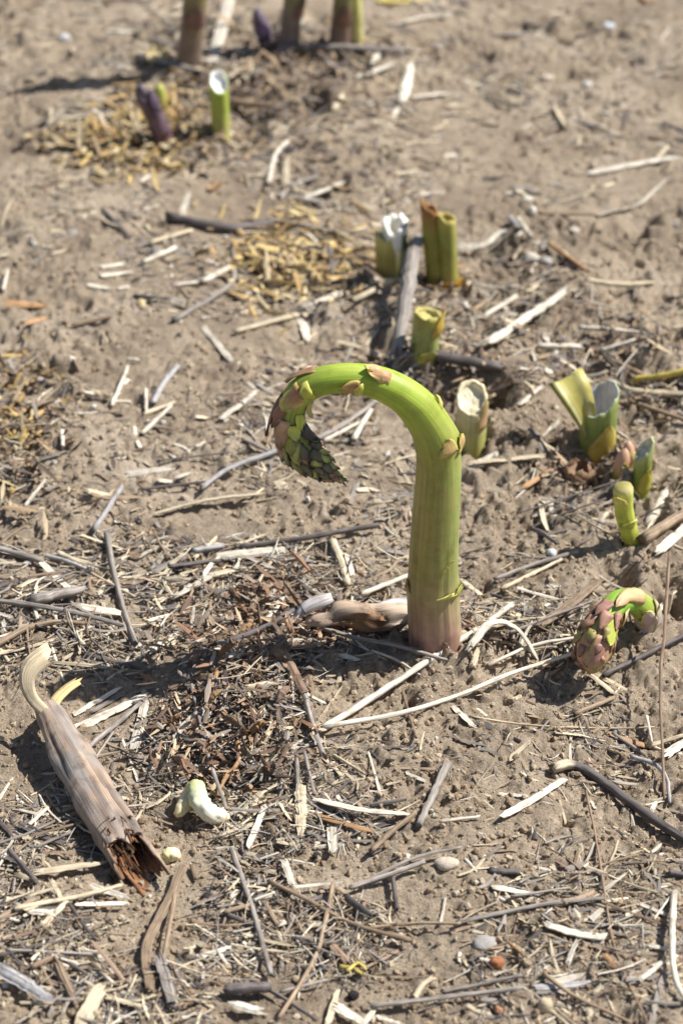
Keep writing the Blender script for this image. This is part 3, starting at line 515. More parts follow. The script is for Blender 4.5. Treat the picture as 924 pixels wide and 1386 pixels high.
    upstrip([(80, 992, 0, -.008), (62, 965, 0, -.006), (44, 945, 0, -.004), (37, 922, 0, -.002), (44, 902, 0, .001), (64, 886, 0, .005)], [7, 8, 8.5, 11, 15, 15], c(220, 202, 170), 'curled_strip', (.35, -.9, .25))
    upstrip([(68, 972, 0, -.006), (74, 950, 0, .0), (88, 934, 0, .006), (108, 920, 0, .012)], [7, 8, 8, 7], c(226, 196, 140), 'split_strip', (-.2, -.8, .6))
dead_log()
def sprout(name, label, px, stops, bumps=.13, cat='sprout'):
    g = np.array([hit(p[0], p[1]) for p in px]); R = np.array([p[2] * px_m(q[1]) for p, q in zip(px, g)]); z = glow_h(g[:, 0], g[:, 1]) + R * .8 + np.array([p[3] if len(p) > 3 else 0 for p in px])
    cv = Curve(np.c_[g, z], R, (0, 0, 1), 50); o = stem_mesh(cv, stops, 26, .05, 9, name=name, mat=M_PITH, bumps=bumps); return tag(o, label, cat)
sprout('curled_sprout', 'curled white and pale green fleshy sprout on the brown mulch', [(238, 1112, 4, .002), (247, 1106, 9, .002), (258, 1090, 9, .004), (266, 1090, 11, .006), (271, 1106, 12, .005), (285, 1116, 12, .003), (300, 1117, 10.5, .002), (310, 1112, 5, .002)],
       [(0, c(236, 220, 170)), (.25, c(236, 226, 188)), (.4, c(206, 212, 150)), (.55, c(222, 226, 186)), (.8, c(240, 234, 214)), (1, c(224, 206, 170))])
sprout('pale_sprout', 'small creamy sprout nub touching the broken end of the hollow stem', [(206, 1172, 4), (214, 1168, 8), (222, 1167, 8.5), (232, 1165, 9.5, .001), (240, 1163, 7), (244, 1163, 2)], [(0, c(196, 170, 110)), (.4, c(216, 206, 150)), (.7, c(236, 226, 180)), (1, c(226, 206, 150))])
def husk_roll():
    b = base_pt(490, 862); root = empty('papery_husk', b); tag(root, 'brown and silvery papery husk curled against the foot of the hooked spear', 'husk')
    P, R = standing([(412, 846, 6), (440, 836, 13), (475, 832, 18), (510, 836, 19), (545, 832, 18), (562, 832, 12)], b[1] + .004); D = resample(np.c_[P, R], 30)
    a = np.radians(np.linspace(-35, 200, 15)); prof = np.r_[np.stack([np.cos(a), np.sin(a)], -1), np.stack([np.cos(a), np.sin(a)], -1)[::-1] * .9]
    v, f, fb = sweep(D[:, :3], prof, D[:, 3], (0, 0, 1), jag=.002); v += .0016 * np.stack([vnoise(v[:, 0] * 130, v[:, 2] * 420 + v[:, 1] * 300, q) for q in (1, 2, 3)], -1)
    t = np.clip(.5 + .9 * vnoise(fb[:, 0] * 90, fb[:, 1] * 500, 5), 0, 1)[:, None]; child(mk('shell', v, f, M_BARK, c(150, 112, 80) * (1 - t) + c(206, 186, 164) * t, fb), root)
    for pts, w in (([(398, 838, 0, .004), (415, 822, 0, .006), (440, 812, 0, .008), (450, 808, 0, .012)], [5, 11, 12, 8]), ([(508, 822, 0, .004), (528, 818, 0, .006), (552, 817, 0, .008), (566, 820, 0, .01)], [6, 11, 12, 9])):
        P, _ = standing(pts, b[1]); D = resample(np.c_[P, np.array(w) * px_m(b[1])], 14); v, f, fb = sweep(D[:, :3], strip_prof(.3, .04), D[:, 3] * .8, (.4, -.25, .9), jag=.003)
        child(mk('membrane', v, f, M_STRAW, c(214, 208, 204), fb), root)
husk_roll()
def crumple(name, label, px, py, r, colr, cat, n=7, mat=None):
    b = base_pt(px, py + r * .6); root = empty(name, b); tag(root, label, cat); k = px_m(b[1]) * r
    for q in range(n):
        an = q * 2.4; tl = .35 + .5 * (q / n); p0 = np.array(b) + np.array([0, 0, k * .2]); d = np.array([math.cos(an) * tl, math.sin(an) * tl, 1.1 - .5 * tl]) * k
        D = resample(np.c_[np.array([p0, p0 + d * .5 + np.array([math.cos(an), math.sin(an), 0]) * k * .35, p0 + d + np.array([math.cos(an), math.sin(an), 0]) * k * .1]), np.array([.3, .55, .12]) * k], 8)
        v, f, fb = sweep(D[:, :3], strip_prof(.35, .1), D[:, 3], (math.cos(an), math.sin(an), .3), jag=.0006); child(mk('scale', v, f, mat or M_FLAKE, colr * rng.uniform(.7, 1.2), fb), root)
    return root
crumple('dry_bud', 'crumpled brown dry bud just in front of the split open stump', 782, 636, 24, c(144, 116, 92), 'dry bud', 9)
crumple('pale_shell', 'rounded cream seed shell left of the tall purple-green far spear', 214, 74, 20, c(226, 206, 160), 'shell', 7)

# ------------------------------------------------------------------ pebbles and seeds
def ico():
    p = (1 + 5 ** .5) / 2; V = np.array([(-1, p, 0), (1, p, 0), (-1, -p, 0), (1, -p, 0), (0, -1, p), (0, 1, p), (0, -1, -p), (0, 1, -p), (p, 0, -1), (p, 0, 1), (-p, 0, -1), (-p, 0, 1)]) / math.sqrt(1 + p * p)
    F = np.array([(0, 11, 5), (0, 5, 1), (0, 1, 7), (0, 7, 10), (0, 10, 11), (1, 5, 9), (5, 11, 4), (11, 10, 2), (10, 7, 6), (7, 1, 8), (3, 9, 4), (3, 4, 2), (3, 2, 6), (3, 6, 8), (3, 8, 9), (4, 9, 5), (2, 4, 11), (6, 2, 10), (8, 6, 7), (9, 8, 1)])
    return V, F
IV, IF = ico()
def sub(V, F):
    V = list(map(tuple, V)); mid = {}; out = []
    def m(a, b):
        k = (min(a, b), max(a, b))
        if k not in mid: v = (np.array(V[a]) + np.array(V[b])) / 2; V.append(tuple(v / np.linalg.norm(v))); mid[k] = len(V) - 1
        return mid[k]
    for a, b, d in F: x, y, z = m(a, b), m(b, d), m(d, a); out += [(a, x, z), (b, y, x), (d, z, y), (x, y, z)]
    return np.array(V), np.array(out)
S2V, S2F = sub(*sub(IV, IF))
PEB = [('pebble', 672, 1306, 10, 9, c(176, 118, 84), 'rounded reddish brown pebble on the bare foreground soil', .9), ('pebble', 604, 1175, 16, 9, c(206, 192, 172), 'pale oval pebble right of the tangled straw', .8),
       ('pebble', 655, 1278, 17, 11, c(176, 170, 164), 'grey glassy pebble left of the flat silvery chip', .7), ('pebble', 737, 1367, 10, 12, c(206, 188, 158), 'cream pebble near the bottom edge', .9),
       ('pebble', 675, 1371, 7, 6, c(196, 146, 112), 'small pinkish pebble near the bottom edge', .9), ('pebble', 746, 753, 7, 6, c(226, 224, 222), 'tiny white pebble at the end of the short black twig', .9),
       ('pebble', 713, 271, 8, 5, c(216, 214, 200), 'small white pebble, left one in the blurred soil right of the brown-tipped pair', .8), ('pebble', 720, 291, 6, 7, c(226, 220, 206), 'small upright white pebble behind the pale round one', .9),
       ('pebble', 719, 349, 11, 9, c(206, 196, 180), 'pale round pebble right of the brown-tipped pair', .8), ('pebble', 741, 352, 9, 7, c(186, 180, 174), 'greyish pebble touching the pale round pebble', .8),
       ('pebble', 776, 312, 9, 5, c(196, 184, 168), 'flat tan pebble, left of two in the blurred right background', .7), ('pebble', 793, 313, 9, 5, c(200, 190, 176), 'flat tan pebble, right of two in the blurred right background', .7),
       ('pebble', 143, 425, 16, 8, c(140, 128, 112), 'low grey-brown stone lying on the smooth soil at left', .6), ('pebble', 97, 491, 6, 4, c(226, 222, 214), 'tiny white stone on the smooth soil at left', .8),
       ('pebble', 823, 40, 9, 6, c(206, 210, 216), 'whitish stone at the top right', .7), ('pebble', 739, 111, 9, 6, c(206, 192, 172), 'cream stone at the top right, nearer than the whitish one', .7), ('pebble', 794, 116, 7, 5, c(210, 206, 200), 'small pale stone beside the cream stone at top right', .8),
       ('pebble', 87, 50, 9, 6, c(206, 206, 206), 'whitish stone at the top left', .7), ('pebble', 58, 521, 8, 5, c(206, 196, 186), 'pale stone above the litter heap at the left edge', .7),
       ('seed', 433, 1314, 6.5, 6, c(64, 68, 78), 'round blue-black seed under the tan bent stem', .95), ('seed', 281, 1219, 8, 7, c(70, 68, 70), 'round black seed right of the hollow stem', .95), ('seed', 675, 653, 6, 4, c(58, 54, 54), 'small black seed in front of the short white-cut stump', .8),
       ('seed', 478, 1350, 8, 8, c(56, 50, 50), 'black seed near the bottom edge below the yellow curls', .9), ('seed', 428, 1162, 6, 6, c(58, 54, 54), 'black seed in the straw above the bottom tangle', .9), ('seed', 506, 1300, 8, 7, c(62, 52, 46), 'dark seed husk right of the yellow curls', .8)]
for nm, x, y, rx, ry, colr, lab, fl in PEB:
    g = hit(x, y); k = px_m(g[1]); V = S2V.copy(); sd = int(x); d = 1 + .16 * vnoise(V[:, 0] * 1.7 + sd, V[:, 1] * 1.7 + V[:, 2], sd) + (.14 if nm == 'clod' else .05) * vnoise(V[:, 0] * 5, V[:, 1] * 5 + V[:, 2] * 4, sd + 1)
    V = V * d[:, None] * np.array([rx, (rx + ry) / 2, ry * fl * 1.1]) * k; V += [g[0], g[1], gh(g[0], g[1]) + ry * fl * k * .5]
    o = mk(nm, V, S2F, M_SOIL if nm == 'clod' else M_PEB, colr); tag(o, lab, nm)

# ------------------------------------------------------------------ straw: traced one by one
PAL = {'W': (c(230, 220, 201), 'bleached'), 'S': (c(216, 200, 170), 'pale tan'), 'T': (c(162, 140, 116), 'brown'), 'O': (c(190, 150, 108), 'orange-brown'), 'G': (c(158, 149, 140), 'grey'),
       'D': (c(112, 104, 100), 'dark grey'), 'P': (c(164, 138, 116), 'pinkish brown'), 'Y': (c(204, 184, 100), 'yellow'), 'V': (c(186, 182, 180), 'silvery')}
STRAW = """f S 13 50,1187 140,1178 | thick ridged straw slat pointing at the broken end of the hollow stem
s D 9 15,1163 50,1200
f S 7 70,1200 85,1226
s S 7 22,1239 75,1228 125,1219 165,1208
f S 7 0,1226 75,1211
f W 9 44,1243 76,1244
f S 8 62,1256 92,1231
f W 9 128,1211 172,1223
f W 8 108,1232 170,1231
s D 5 95,1233 112,1258 130,1282
f T 14 246,1188 226,1235 199,1292 205,1348 | long brown bent leaf strip with a fanned pale end at the bottom left
s T 6 238,1218 230,1270 222,1308
f G 19 219,1308 232,1357 | grey ridged straw chip beside the brown bent leaf strip
f S 22 112,1392 138,1347 | broad ridged pale straw chip at the bottom edge
f T 15 76,1311 100,1362
s G 4 18,1388 60,1365 118,1330
f V 18 -6,1318 30,1338 64,1362 | silvery white torn husk at the bottom left corner
s D 6 0,1301 82,1284
s G 5 10,1295 70,1297 132,1304
s D 6 84,1304 118,1328
f S 9 150,1361 194,1374
f S 7 42,1378 72,1338
s W 4 -4,1186 12,1162
s T 7 44,1317 82,1303
f T 6 -4,1250 52,1220
s G 8 314,1163 335,1220 352,1275 367,1332 | long grey stem running down through the bottom tangle
s D 15 306,1348 362,1352 | thick charred-grey stalk piece at the bottom tangle
s D 5 336,1334 380,1360 428,1388
s T 6 451,1208 438,1265 425,1308 378,1390 | tan bent stem running down to the bottom edge
s T 6 364,1204 420,1230 472,1258 556,1282 | long brown stem slanting across the foreground soil right of the tangle
f W 5 398,1207 462,1203
s W 4 344,1229 372,1219
s T 7 306,1246 338,1236
s D 7 308,1249 352,1263
s T 6 360,1234 376,1258
s D 10 468,1224 503,1252 | short thick dark stalk piece right of the tan bent stem
s T 4 450,1209 478,1228
f W 10 384,1173 390,1190 396,1207
s G 7 474,1213 528,1194 574,1176
s G 5 498,1202 560,1172 622,1159
s D 6 531,1195 537,1238
f P 11 447,1284 468,1308 | pinkish flat leaf chip beside the yellow curls
s Y 6 460,1316 476,1318 490,1326 480,1321 | shrivelled yellow curl lying by the blue-black seed
s Y 5 470,1324 484,1312 495,1320 | thin yellow curl lying by the blue-black seed
s T 4 500,1264 560,1260 622,1262
s G 7 503,1368 600,1358 704,1349 | long straight grey stem along the bottom edge
f W 15 454,1368 488,1390
f W 9 491,1390 510,1364
f W 13 316,1369 354,1380
f W 9 514,1379 544,1388
f S 9 444,1390 456,1348
s G 5 380,1351 444,1334
f W 10 667,1206 728,1211
s G 6 616,1258 680,1241 745,1229 814,1224 | long grey stem lying above the flat silvery chip
s S 3 614,1263 640,1244 672,1228
s G 4 690,1219 770,1206
s T 4 772,1210 830,1231 902,1259
f W 15 741,1262 780,1272 814,1275 | flat silvery chip with a squared end in the right foreground
f W 9 767,1306 779,1282
f V 12 728,1340 792,1329 | silvery straw slat above the bottom edge at right
f W 9 814,1208 843,1186
s T 6 734,1327 780,1355 854,1386
s P 3.5 792,1072 806,1140 818,1215 832,1292 874,1392 | long thin brownish stem running down the right foreground
f W 9 865,1333 896,1308
s W 9 911,1214 907,1290 913,1338 928,1362 | curved white stalk at the right edge near the bottom corner
f W 7 867,1228 897,1241
s W 3 884,1249 906,1219
s D 9 664,1181 704,1184 | short dark stick on bare soil above the reddish pebble
s D 8 904,1188 930,1191
s G 6 598,1346 650,1338 706,1330
f O 8 818,1298 832,1314
s D 3 636,1298 656,1338
s O 4 688,1284 708,1302
f G 9 880,1390 890,1350 899,1318
s T 3 768,1191 812,1172 862,1159
f W 13 88,994 140,972 196,943 | large splintered white straw bundle right of the curled strip
f W 8 104,966 162,931
f G 8 124,967 168,938
s G 8 118,1022 160,985 196,948
s G 5 114,1052 154,1001
f W 14 183,1017 198,948 | upright pale flat chip on the mulch right of the hollow stem
s G 5 -4,1150 40,1134 83,1114
s W 6 34,1128 66,1100
s D 7 -4,1112 22,1142
s G 4 48,1156 98,1136
s G 5 260,943 272,990 283,1040 308,1112 | thin grey stem lying down the middle of the mulch mound
s T 4 224,962 246,1012
s O 6 294,926 290,940 276,956
s O 7 322,1018 324,1042 308,1062 292,1086 | curved orange fibre above the curled white sprout
f W 7 -4,1088 16,1053
f P 13 378,888 396,920 411,952 | broad pinkish top of the broken stem beside the mulch mound
s G 8 411,952 424,995 437,1032
f S 7 437,1032 452,1046 463,1059
s W 10 431,999 560,916 692,834 | longest straight pale straw crossing in front of the hooked spear
s W 7 436,998 540,976 620,948 700,915 796,876 | long bent pale straw running to the small drooping spear
f S 7 424,1001 442,968 462,938
s T 5 545,934 553,970 563,1014
s G 11 606,1036 586,1080 566,1124 | straight dark grey stick leaning on bare foreground soil
f W 12 428,1094 490,1106 552,1108 | long flat white straw slat on the soil below the crossing straws
s S 3 534,1104 568,1088
f O 8 428,1112 502,1130
s T 8 503,1157 532,1132 562,1109
f S 16 407,1084 408,1112 407,1138 | tan flat flake lying among the tangle
f W 15 448,1118 452,1158
f W 8 337,1157 359,1104
f S 9 304,1142 347,1124
s S 5 450,1026 470,1040 492,1056
s G 6 401,1036 404,1088
s G 5 412,1033 426,1088
s W 5 594,1121 648,1109
s D 13 748,1046 776,1040 830,1076 930,1144 | long dark grey twig with a pale broken tip at the right
f W 10 681,1108 722,1084 762,1058 | tapered white straw beside the pale tip of the dark twig
f W 5 676,1077 712,1080
f S 7 689,1031 716,1011
s S 3 636,972 700,975 780,984 884,993
s T 7 776,972 828,952
s P 5 899,812 894,900 889,970 898,1086 | thin upright pinkish stem leaning at the right edge
f S 8 754,995 788,999
f O 9 828,999 888,1011
s G 5 828,996 872,1022
s S 7 878,1011 930,1004
f W 14 898,1032 930,1010 | broad white chip at the right edge level with the soil gouges
s V 6 853,1034 882,1044 900,1062 905,1092
f W 7 879,1106 887,1089
s W 4 874,978 881,1012
f W 11 614,962 642,987
f S 9 798,916 832,948
f S 7 806,918 850,940
s G 9 145,731 156,790 171,842 184,884 | tall grey stem leaning across the litter left of the mulch
s G 7 -6,828 62,832 110,842 166,862
s T 9 -6,887 38,861 78,853 118,859 | arched brown stem above the curled strip
f S 7 -4,894 60,878 124,859
f W 10 59,771 98,808 | tapered white straw in the litter at left
s V 7 62,760 92,768 124,779
s S 7 78,756 128,777
s G 9 -4,751 62,767
s W 3 48,811 54,796 67,787
f W 10 108,829 168,837
f W 5 -4,838 17,845
s G 17 46,823 112,810 | thick grey stalk piece in the litter at left
s V 7 129,727 148,696 166,667
s S 4 124,786 184,816
f W 12 203,892 236,868
f W 14 238,817 288,789 | broad white straw slab behind the mulch mound
f S 9 284,789 330,777
f W 6 203,851 232,839
s V 9 263,756 302,750
s D 7 228,777 298,768
f S 9 288,746 325,744 362,729 | peach coloured curved straw behind the mulch mound
s D 7 326,751 420,739 512,721 | long black twig lying behind the papery husk
f W 15 304,759 378,755
s S 8 449,738 460,765 470,798
f W 7 469,755 477,777
s W 7 488,815 554,794
f W 11 363,853 382,830
s D 7 306,882 352,868 404,844
s G 6 425,858 480,878 540,888 604,908
s T 4 552,889 620,878
s W 4 503,891 536,898 568,914
f W 9 463,896 482,903 | tiny white paper-like chip in front of the papery husk
f W 14 636,893 664,866 698,867 724,889 | broad arched white strip right of the hooked spear
f T 14 730,852 768,830 806,804 | flat tan leaf behind the small drooping spear
s G 6 668,788 724,770 782,752
s S 6 678,804 720,784 758,762
s D 7 718,712 734,726 751,747 | short black twig ending at the tiny white pebble
s D 3 718,714 768,702 818,694
f W 10 868,864 894,824
s T 16 868,747 928,698 | thick brown stalk entering from the right edge
f W 14 888,754 930,718
s D 7 816,922 868,894 930,864
f S 7 624,790 658,796
f S 9 618,852 642,872
s S 5 640,868 700,848 752,842
s W 5 660,900 720,878 790,862
s G 5 690,858 740,846 800,824
s S 5 702,880 752,872
f W 10 174,640 232,636 | bright white straw slat lying on bare soil left of the spear's tip
f W 8 214,656 236,652
f W 7 240,653 259,648
s W 6 151,554 163,526 173,499
s W 5 174,490 188,492
s V 9 207,552 222,526 242,502
s S 7 194,566 238,546
s W 7 192,592 232,553
s W 5 198,536 199,562
f S 9 118,678 152,678
s W 6 85,590 86,614
s W 5 34,692 62,658
s D 4 188,666 278,659
s D 3 213,632 310,617
f S 11 214,698 280,684 354,675 | long pale yellow straw slat below the bright white one
s V 7 273,669 312,641 382,617
s G 7 380,618 450,588 512,546
s W 6 438,602 492,574
f W 10 302,569 348,540
s G 5 328,599 372,616
s W 8 479,602 490,580 502,558
f S 9 638,641 690,634 734,629
f W 9 634,642 670,629
f O 8 708,662 748,642
f W 8 704,547 732,526
s W 9 728,477 784,479
s W 8 812,480 858,472
s Y 9 858,517 892,524 930,527 | bright yellow stem entering from the right edge behind the split stump
s T 8 818,488 864,512 930,548
s S 9 828,524 860,540 930,544
s T 6 848,554 930,578
s D 15 576,491 676,498 | thick black stalk behind the white-cut stump
s V 8 526,497 584,494
f O 9 678,506 718,514
f S 14 690,527 708,517
s D 2.5 698,703 770,684 838,668 884,659
f W 13 880,694 902,664
f G 26 562,374 553,420 544,462 534,503 | wide grey weathered slat propped beside the slanting olive stump
s G 7 234,438 304,396 317,374 314,334 | kinked grey stem left of the golden chaff
f W 7 238,387 272,385
s W 9 273,387 312,366
s W 7 194,362 238,341
s S 7 203,334 260,317
f W 11 246,298 256,262
s D 12 228,300 312,316 370,309
s G 7 362,304 420,314 474,327
f W 7 134,364 168,359
f W 7 138,378 176,369
f W 7 118,388 147,392
f O 13 14,414 62,412 | broad orange leaf bit on the smooth soil at left
f O 9 37,448 62,433 | bright orange chip on the smooth soil at left
s T 5 98,444 152,438
s D 5 139,288 178,327
s D 5 183,400 232,408
f W 8 276,446 314,491
s W 6 4,396 11,368
f O 11 284,258 298,250
f W 14 418,418 474,394
s S 7 318,454 404,429
f W 12 409,438 416,462
s S 7 478,422 548,384
s W 7 503,402 544,387
f W 9 413,267 464,254
f W 8 364,252 372,214 392,191
f S 14 385,257 386,222
f W 22 656,478 700,450 764,408 | widest flat white slat lying right of the slanting olive stump
s W 7 653,437 698,411
f W 11 618,341 652,340 678,322
s V 7 689,303 702,332
s W 6 699,303 718,328
s O 6 743,336 794,378
f W 10 812,291 862,279 900,246
s T 5 728,299 804,301
s S 7 793,391 840,395 884,392
s W 7 783,451 834,456 884,463
f W 8 716,373 748,372
f W 12 800,236 858,226 918,217 | thick pale straw with an upturned end in the blurred right background
s G 9 376,74 470,79 548,80
f W 10 486,107 532,96
f W 9 504,98 514,73
f W 15 545,138 556,93
f W 8 558,136 608,131
f W 10 543,36 575,27 608,26
f Y 10 508,6 552,5 594,-2 | yellow dry leaf at the top edge
s G 9 188,84 272,106
s T 10 308,144 378,160
f O 10 848,-2 884,6
s S 6 748,150 762,178
f S 9 454,152 463,133
f W 9 529,167 538,148
f W 8 598,158 620,154
f W 16 288,90 300,50 312,6 | pale husk strip right of the tall purple-green far spear
l O 15 326,868 346,856
l T 17 348,836 372,842
l O 14 296,910 318,902
l T 18 366,905 386,915
l T 15 255,1012 279,1002
l P 16 236,1034 256,1042
l O 14 340,1004 362,994
l T 16 296,1046 320,1052
l O 14 328,1078 344,1086
l T 15 380,1036 398,1022
l P 16 270,934 294,940
l T 14 352,962 374,958
l O 13 226,990 246,982
l T 17 306,988 328,998
l P 15 376,965 392,949
l S 16 322,1032 340,1038
l T 15 336,925 358,933
l O 13 282,968 300,956
l T 14 398,868 418,876
l P 14 318,842 336,848
l T 14 286,888 306,882
l O 13 352,1052 366,1062"""
LAND = [('the hooked spear', 590, 890), ('the hollow dead stem', 120, 1060), ('the curled white sprout', 275, 1100), ('the brown mulch mound', 310, 950), ('the small drooping spear', 825, 855), ('the split open stump', 800, 570),
        ('the short white-cut stump', 637, 560), ('the brown-tipped stump pair', 597, 340), ('the slanting olive stump', 575, 460), ('the golden chaff', 400, 355), ('the far cut stump', 298, 150), ('the dark twig with pale tip', 850, 1090),
        ('the reddish pebble', 672, 1306), ('the pale oval pebble', 605, 1175), ("the hooked spear's tip", 440, 635), ('the three far spears', 430, 60), ('the frayed split stump', 528, 345), ('the yellow-green broken stub', 846, 700),
        ('the bottom left corner', 0, 1386), ('the bottom right corner', 924, 1386), ('the left edge litter heap', 30, 610), ('the grey-brown stone', 143, 425), ('the whitish top-right stone', 823, 40), ('the cream top-right stone', 739, 111), ('the whitish top-left stone', 87, 50), ('the tan bent stem', 430, 1300)]
ORD = ['nearest', 'second nearest', 'third nearest', 'fourth nearest', 'fifth nearest', 'sixth nearest', 'seventh nearest', 'eighth nearest', 'ninth nearest', 'tenth nearest', 'eleventh nearest', 'twelfth nearest', 'thirteenth nearest', 'fourteenth nearest']
def lay(px, wpx, n, lift=0.):
    g = np.array([hit(x, y) for x, y in px]); xy = resample(g, n); k = px_m(float(xy[:, 1].mean())); r = wpx * k * .5
    t = np.linspace(0, 1, n); zg = gh(xy[:, 0], xy[:, 1]); L = np.linalg.norm(np.diff(xy, axis=0), axis=1).sum()
    deg = 1 if L < .045 else 2; fit = np.polyval(np.polyfit(t, zg, min(deg, n - 1)), t)
    return np.c_[xy, fit + max(0, np.quantile(zg - fit, .86)) + lift], r, L
def straw_geo(kind, P, r, colr, hi=True, w0=None):
    n = len(P); t = np.linspace(0, 1, n)
    wob = rng.normal(0, 1, (n, 3)) * np.array([1, 1, .6]) * r * .07; P = P + wob
    colr = colr * rng.uniform(.82, 1.12)
    if kind == 's':
        m = 12 if hi else 5; P = P + [0, 0, r * .75]; prof = circ(m) * (1 + rng.normal(0, .10, (m, 1)))
        sc = r * (1 - rng.uniform(0, .3) * t) * (1 + rng.normal(0, .055, n)) * (1 + .25 * np.exp(-((t - rng.uniform(.2, .8)) / .03) ** 2) * (rng.random() < .5)); V, F, fib = sweep(P, prof, sc, (0, 0, 1), jag=r * .9)
    elif kind == 'l':                          # a dry leaf curled up along its length
        j = np.linspace(-1, 1, 9); b = rng.uniform(-1, -.5) if rng.random() < .5 else rng.uniform(.5, 1); top = np.c_[j * .8, b * (1 - j * j) + rng.uniform(-.12, .12, 9)]
        prof = np.vstack([top, top[::-1] * .97 - [0, .1]]); sc = r * np.sin(np.pi * (.12 + .8 * t)) * (1 + rng.normal(0, .1, n)); P = P + np.c_[0 * t, 0 * t, r * (.4 + rng.uniform(-.2, .9) * t + .6 * np.sin(np.pi * t))]
        V, F, fib = sweep(P, prof, sc, (rng.normal(0, .5), rng.normal(0, .5) - .2, 1), jag=r * .5)
    else:
        b = rng.uniform(-.1, .5); j = np.linspace(-1, 1, 9); top = np.c_[j, b * (1 - j * j) + rng.uniform(-.07, .12, 9)]; prof = np.vstack([top, [(.9, -.22), (0, b - .3), (-.9, -.22)]]); sc = r * (1 + rng.normal(0, .05, n)) * (1 - rng.uniform(0, .35) * t ** 2)
        if rng.random() < .5: sc[-1] *= rng.uniform(.3, .8)
        if rng.random() < .4: sc[0] *= rng.uniform(.4, .9)
        tw = rng.normal(0, .35); P = P + [0, 0, r * .25]; V, F, fib = sweep(P, prof, sc, (rng.normal(0, .25), rng.normal(0, .25) - .1, 1), jag=r * 1.5)
    endc = np.repeat((np.clip(1 - t / .12, 0, 1) + np.clip((t - .88) / .12, 0, 1))[:, None], len(V) // n, 1).ravel()[:, None]
    colr = colr * (.72 if kind == 'l' else 1); col = colr * (1 - .25 * endc * rng.random()) * (1 + .10 * rng.normal(size=(len(V), 1)))
    return V, F, fib, np.clip(col, .01, .95)
auto = []
def add_straw(kind, ck, w, px, label, lift):
    n = 20 if len(px) > 2 else 10; P, r, L = lay(px, w, n, lift)
    if label and ('propped' in label): P[:, 2] += np.array([.012 * math.sin(1.3 * q) + .003 for q in np.linspace(1, 0, n)])
    if label and ('arched white' in label): P[:, 2] += .006 * np.sin(np.linspace(0, np.pi, n))
    if label and ('upright pinkish' in label): P[:, 2] += np.linspace(.022, 0, n)
    if label and ('curved white stalk' in label): P[:, 2] += .004 * np.sin(np.linspace(0, np.pi, n))
    V, F, fib, col = straw_geo(kind, P, r, PAL[ck][0]); dark = ck in 'DGT' and kind == 's'
    if label and 'pale broken tip' in label: col[:36] = PAL['S'][0] * rng.uniform(.8, 1.1, (36, 1))
    nm = 'dry_leaf' if kind == 'l' else ('twig' if dark else 'straw') if kind == 's' else ('straw_strip' if L > .011 else 'straw_chip')
    o = mk(nm, V, F, M_FLAKE if kind == 'l' else M_TWIG if dark else M_STRAW, col, fib, smooth=(kind == 's'))
    cat = {'dry_leaf': 'dry leaf', 'twig': 'twig', 'straw': 'straw', 'straw_strip': 'straw', 'straw_chip': 'straw chip'}[nm]
    if label: tag(o, label, cat)
    else:
        size = 'short' if L < .013 else ('long' if L > .03 else ''); noun = {'dry_leaf': 'curled dry leaf', 'twig': 'twig', 'straw': 'round straw', 'straw_strip': 'flat straw', 'straw_chip': 'straw chip'}[nm]
        mx, my = np.mean([p[0] for p in px]), np.mean([p[1] for p in px]); d, ld = min((math.hypot(mx - x, (my - y)), (t, x, y)) for t, x, y in LAND); dx, dy = mx - ld[1], my - ld[2]
        rel = 'close to' if 'corner' in ld[0] or 'heap' in ld[0] else (('right of' if dx > 0 else 'left of') if abs(dx) > abs(dy) else ('in front of' if dy > 0 else 'behind'))
        thick = 'thin' if w < 4.5 else ('thick' if w > 11 else '')
        auto.append((o, ' '.join(f'{size} {thick} {PAL[ck][1]} {noun} {rel} {ld[0]}'.split()), d)); o['category'] = cat
    return o
def dens(x, y):                                # how thick the litter lies, measured over the photograph's ground
    G = [(120, 1250, 220, 130, 1.9), (350, 1200, 210, 110, 2.0), (300, 1330, 250, 90, 1.9), (60, 830, 170, 80, 1.9), (330, 800, 200, 70, 1.9), (250, 700, 200, 60, .5), (310, 950, 110, 100, 1.7), (680, 862, 95, 45, 2.2), (30, 620, 70, 80, 1.4),
         (860, 1270, 90, 110, .9), (680, 1280, 130, 90, .35), (880, 990, 70, 70, .8), (850, 510, 110, 55, 1.6), (350, 320, 190, 70, .7), (560, 430, 120, 90, .8), (230, 160, 130, 60, .7), (400, 100, 190, 70, 1.3), (480, 570, 130, 50, .7), (700, 380, 140, 80, .4), (860, 720, 70, 60, .5), (190, 1130, 160, 60, .8)]
    d = 0.13 + .24 * (y < 720) + 0 * x
    for gx, gy, rx, ry, a in G: d = d + a * np.exp(-((x - gx) / rx) ** 2 - ((y - gy) / ry) ** 2)
    return np.clip(d, 0, 1.6) / 1.6
def dens_clump(x, y):
    g = flat_hit(x, y); return np.clip(dens(x, y) * (.75 + 1.5 * vnoise(g[..., 0] / .03, g[..., 1] / .03, 60)), 0, 1)
MND = lambda x, y: np.exp(-((x - 310) / 95) ** 2 - ((y - 950) / 95) ** 2)
n_ind = 0
for line in STRAW.split('\n'):
    body, _, lab = line.partition('|'); q = body.split(); px = [tuple(map(float, s.split(','))) for s in q[3:]]
    add_straw(q[0], q[1], float(q[2]), px, lab.strip() or None, float(rng.uniform(0, .0006) + .0022 * dens(px[0][0], px[0][1]) ** 1.5 + .003 * MND(px[0][0], px[0][1]) - (.00045 * float(q[2]) * .12 * rng.random() if dens(px[0][0], px[0][1]) < .4 else 0))); n_ind += 1

